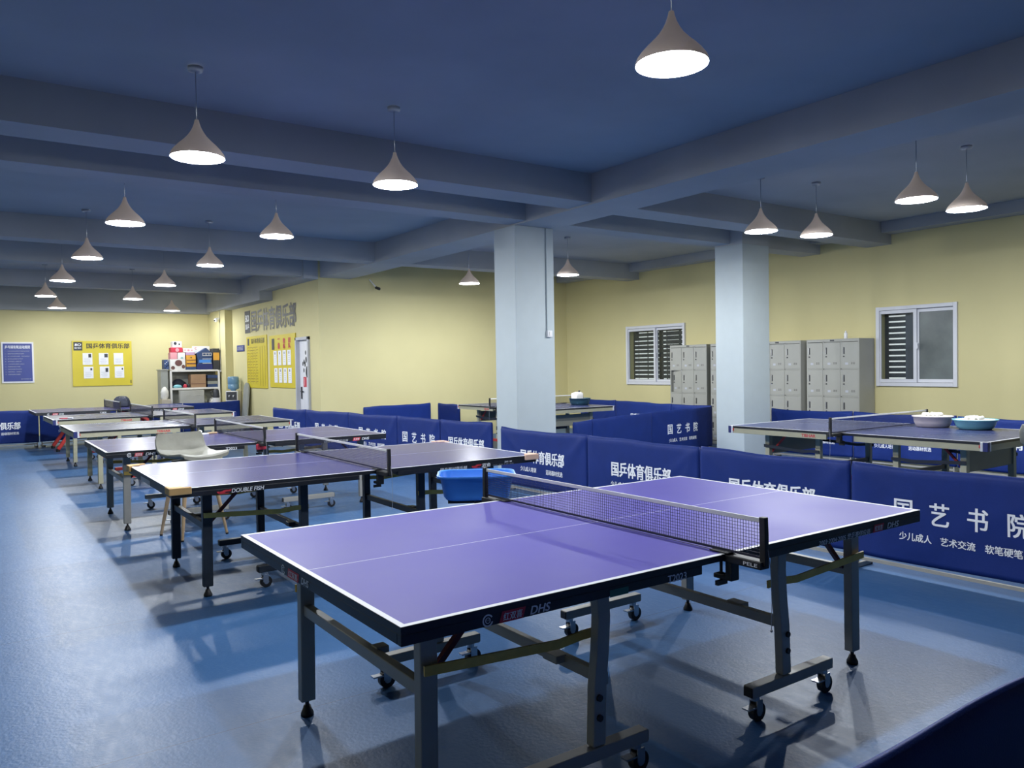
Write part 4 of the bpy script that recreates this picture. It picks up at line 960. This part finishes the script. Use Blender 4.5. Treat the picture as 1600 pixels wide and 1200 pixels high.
b = MB(); b.box((0, 0.1, 0.5), (0.56, 0.16, 1.0)); b.build('body', M['wavy'], t, 0.004)
b = MB()
for k in range(4): b.tube([(-0.26 + 0.026 * i, 0.018, 0.55 + 0.11 * k + 0.012 * math.sin(i * 0.7 + k)) for i in range(21)], 0.003, 5)
b.build('wave_relief', M['wavy'], t)
def bx(name, x0, x1, z0, z1, m, label, cat='box', dep=0.25, y=None, deco=None):
    y = SY + 0.0 if y is None else y
    t = empty(name, ((x0 + x1) / 2, y, z0)); tag(t, label, cat)
    wd, ht = x1 - x0, z1 - z0
    b = MB(); b.box((0, dep / 2, ht / 2), (wd - 0.004, dep, ht - 0.001)); b.build('carton', M[m], t, 0.004)
    if deco: 
        for nm, mm, fn in deco:
            b = MB(); fn(b, wd, ht); b.build(nm, M[mm], t)
    return t
def blot(pts):
    def fn(b, w, h):
        for x, z, r, k in pts: ring(b, (x * w, -0.003 - 0.0004 * r * 10, h / 2 + z * h), 0, r, ky=k, n=18)
    return fn
def band(z, hh, ww=0.96, x=0):
    return lambda b, w, h: quad(b, (x * w, -0.003, h / 2 + z * h), w * ww, h * hh)
Z0 = 1.504
bx('gift_box', 4.07, 4.18, Z0 + 0.02, 1.76, 'bluecard', 'tall dark patterned box at the left end of the shelf top', deco=[('print', 'whitebox', lambda b, w, h: [quad(b, (-0.25 * w + 0.3 * w * (k % 3), -0.003, 0.03 + 0.035 * (k // 1 % 6)), 0.02, 0.02) for k in range(9)])], y=SY + 0.1)
bx('gift_box', 4.19, 4.545, Z0, 1.765, 'whitebox', 'large white box with brown blotched print on the shelf top', deco=[('print', 'brownprint', blot([(0.05, 0.15, 0.085, 0.9), (-0.32, -0.3, 0.045, 1), (0.36, -0.2, 0.04, 1.2)])), ('print', 'redcard', blot([(-0.3, -0.35, 0.028, 1)]))])
bx('gift_box', 4.20, 4.36, 1.766, 1.93, 'pinkbox', 'pink box on the left of the second layer of boxes')
bx('gift_box', 4.37, 4.54, 1.766, 1.925, 'whitebox', 'white box with a small green mark beside the pink box', deco=[('print', 'tubteal', blot([(0.05, -0.3, 0.03, 0.6)]))])
bx('gift_box', 4.22, 4.49, 1.932, 2.05, 'redcard', 'red box with a pale heart-like spot under the topmost box', deco=[('print', 'pinkbox', blot([(0.03, 0, 0.042, 1.1)]))])
bx('gift_box', 4.26, 4.47, 2.052, 2.20, 'whitebox', 'topmost white box with black round blots', deco=[('print', 'blackprint', blot([(-0.22, 0.18, 0.035, 1.1), (0.22, 0.05, 0.02, 1.1)]))])
bx('gift_box', 4.55, 4.80, Z0, 1.575, 'bluecard', 'flat dark box under the orange box')
bx('gift_box', 4.57, 4.79, 1.577, 1.86, 'orange', 'orange box with dark lid bands in the middle of the shelf top', deco=[('lid_band', 'brownprint', band(0.08, 0.07)), ('lid_band', 'brownprint', band(-0.22, 0.10)), ('emblem', 'charcoal', blot([(0, 0.3, 0.018, 0.8)]))])
bx('gift_box', 4.56, 4.77, 1.862, 1.935, 'lilac', 'lilac flat box lying on the orange box')
bx('gift_box', 4.50, 4.76, 1.937, 2.03, 'whitebox', 'white flat box with rosy marks above the lilac box', deco=[('print', 'pinkbox', blot([(0.0, 0, 0.03, 0.8), (0.3, 0, 0.02, 0.8), (-0.3, 0.05, 0.02, 0.8)]))], dep=0.2, y=SY + 0.04)
bx('storage_box', 4.81, 5.19, Z0, 1.64, 'navyprint', 'dark navy crate under the house-shaped box', dep=0.2)
t = empty('toy_house_box', (5.005, SY, 1.642)); tag(t, 'house-shaped dark box with white gable and window lines', 'box')
b = MB(); hw = 0.17
b.add([(-hw, y, z) for y in (0, 0.2) for z in (0, 0.27)] + [(hw, y, z) for y in (0, 0.2) for z in (0, 0.27)] + [(0.04, 0, 0.40), (0.04, 0.2, 0.40)],
      [(0, 4, 5, 8, 1), (2, 3, 9, 7, 6), (0, 1, 3, 2), (4, 6, 7, 5), (0, 2, 6, 4), (1, 8, 9, 3), (8, 5, 7, 9)])
b.build('carton', M['bluecard'], t)
b = MB()
for z in (0.02, 0.125, 0.21, 0.27): quad(b, (0.05, -0.003, z), 0.22, 0.012)
for x in (-0.05, 0.03, 0.10, 0.16): quad(b, (x, -0.003, 0.24), 0.01, 0.07)
quad(b, (0.0, -0.0025, 0.07), 0.28, 0.075, mi=1); b.build('print', [M['whitebox'], M['tub']], t)
bx('storage_box', 4.80, 5.18, 1.897, 2.09, 'whitebox', 'wide white carton with a red letter behind the house-shaped box', dep=0.2, y=SY + 0.215, deco=[('print', 'redcard', lambda b, w, h: put_text(b, 'C', (-0.38 * w, -0.003, h * 0.72), 0.05, 0.06, bold=0.03)), ])
bx('storage_box', 4.80, 5.18, Z0 + 0.0, 1.895, 'charcoal', 'dark carton behind the house-shaped box', dep=0.2, y=SY + 0.215)
bx('storage_box', 5.20, 5.36, Z0, 2.03, 'charcoal', 'tall charcoal box with an orange square at the right shelf end', dep=0.3, deco=[('orange_square', 'orange', lambda b, w, h: quad(b, (0.0, -0.003, h * 0.62), 0.145, 0.19))])
bx('carton', 4.66, 5.02, 1.063, 1.385, 'card', 'brown cardboard carton on the middle shelf', dep=0.3, deco=[('flap_shadow', 'brownprint', band(-0.22, 0.03, 1.0))])
def lump(name, loc, d, m, label, cat, seed, group=None):
    rnd = random.Random(seed); t = MB(); n = 12; rings = []
    for j in range(8):
        f = j / 7; z = d[2] * f; rr = math.sin(PI * (0.18 + 0.8 * f)) ** 0.6
        rings.append([Vector((d[0] / 2 * rr * math.cos(2 * PI * i / n) * rnd.uniform(0.8, 1.1), d[1] / 2 * rr * math.sin(2 * PI * i / n) * rnd.uniform(0.8, 1.1), z)) for i in range(n)])
    t.loops(rings, cap0=True, cap1=True); o = t.build(name, M[m]); o.location = loc; tag(o, label, cat, group); return o
lump('folded_clothes', (4.42, SY + 0.235, 1.0645), (0.36, 0.24, 0.22), 'navycloth', 'dark heap of clothes on the left of the middle shelf', 'clothes', 1)
lump('shoe', (4.36, SY + 0.055, 1.0645), (0.22, 0.1, 0.08), 'tubteal', 'teal shoe at the front of the middle shelf', 'shoe', 2)
lump('shoe', (4.62, SY + 0.055, 1.0645), (0.07, 0.1, 0.10), 'blackplastic', 'black shoe at the front of the middle shelf before the carton', 'shoe', 3)
lump('shoe', (4.535, SY + 0.05, 1.0645), (0.10, 0.08, 0.09), 'redcard', 'red shoe between teal and black shoes on the middle shelf', 'shoe', 4)
for k in range(4):
    bx('folded_bag', 5.06, 5.30, 1.063 + 0.075 * k, 1.063 + 0.075 * (k + 1), ('bluecard', 'board', 'charcoal', 'bluecard')[k], ('lowest', 'second', 'third', 'topmost')[k] + ' dark folded bag in the stack right of the cardboard carton', 'bag', dep=0.28)
lump('plastic_bag', (5.19, SY + 0.10, 0.604), (0.2, 0.22, 0.20), 'bag', 'white crumpled plastic bag on the lower shelf at right', 'bag', 6)
lump('plastic_bag', (4.99, SY + 0.12, 0.604), (0.16, 0.22, 0.28), 'board', 'grey crumpled bag on the lower shelf beside the white bag', 'bag', 7)
lump('plastic_bag', (4.03, SY - 0.10, 0.80), (0.2, 0.16, 0.30), 'bag', 'white plastic bag hanging at the left side of the shelf', 'bag', 8)
bx('storage_box', 3.94, 4.15, 0.0, 0.80, 'beigebox', 'tall beige box on the floor left of the shelf', y=SY - 0.22, dep=0.26)
# kettle-like fan beside the dispenser, water dispenser, folded board
t = empty('water_dispenser', (5.385, 19.33, 0), R(-90 + 55)); tag(t, 'grey and white water dispenser with a blue bottle in the corner', 'dispenser')
b = MB(); b.box((0, 0, 0.49), (0.29, 0.27, 0.98)); b.build('cabinet', M['whitebox'], t, 0.012)
b = MB(); b.box((0, -0.139, 0.86), (0.25, 0.012, 0.20)); b.build('tap_panel', M['charcoal'], t, 0.004)
for s in (-1, 1):
    b = MB(); b.cyl((s * 0.05, -0.145, 0.87), (s * 0.05, -0.185, 0.865), 0.014, 10); b.cyl((s * 0.05, -0.178, 0.87), (s * 0.05, -0.178, 0.835), 0.009, 8); b.build('tap', M['whitecap'], t)
b = MB(); b.lathe([(0.001, 0.97), (0.05, 0.97), (0.06, 1.0), (0.125, 1.03), (0.13, 1.05), (0.128, 1.13), (0.122, 1.14), (0.13, 1.15), (0.13, 1.29), (0.12, 1.32), (0.001, 1.325)], n=24); b.build('water_bottle', M['bottle'], t)
t = empty('electric_kettle', (5.05, 19.6, 0)); tag(t, 'dark kettle on a small stool left of the water dispenser', 'kettle')
b = MB(); b.lathe([(0.001, 0.82), (0.075, 0.82), (0.08, 0.84), (0.065, 1.0), (0.03, 1.03), (0.001, 1.035)], n=18); b.build('kettle_body', M['charcoal'], t)
b = MB(); b.cyl((0, 0, 0), (0, 0, 0.82), 0.06, 14, r2=0.09); b.build('stool', M['whitebox'], t)
b = MB(); b.tube([(-0.06, 0, 1.0), (-0.12, 0, 0.97), (-0.12, 0, 0.88), (-0.075, 0, 0.86)], 0.01, 6); b.build('handle', M['blackplastic'], t)
t = empty('folding_board', (5.46, 18.72, 0)); tag(t, 'grey round-topped board leaning on the wall right of the dispenser', 'board')
b = MB(); pr = []
for i in range(13): a = PI * i / 12; pr.append((0.20 * math.cos(a), 0.98 + 0.2 * math.sin(a)))
pr = [(0.2, 0.0)] + pr + [(-0.2, 0.0)]
n = len(pr); fr = [Vector((-0.05 + z * 0.09, y, z)) for y, z in pr]; bk = [v + Vector((0.03, 0, 0)) for v in fr]
b.add(fr + bk, [tuple(range(n))[::-1], tuple(range(n, 2 * n))] + [(i, (i + 1) % n, n + (i + 1) % n, n + i) for i in range(n)]); b.build('panel', M['board'], t)
b = MB(); b.box((-0.075, 0.0, 0.2), (0.03, 0.3, 0.04)); b.build('rail', M['charcoal'], t)
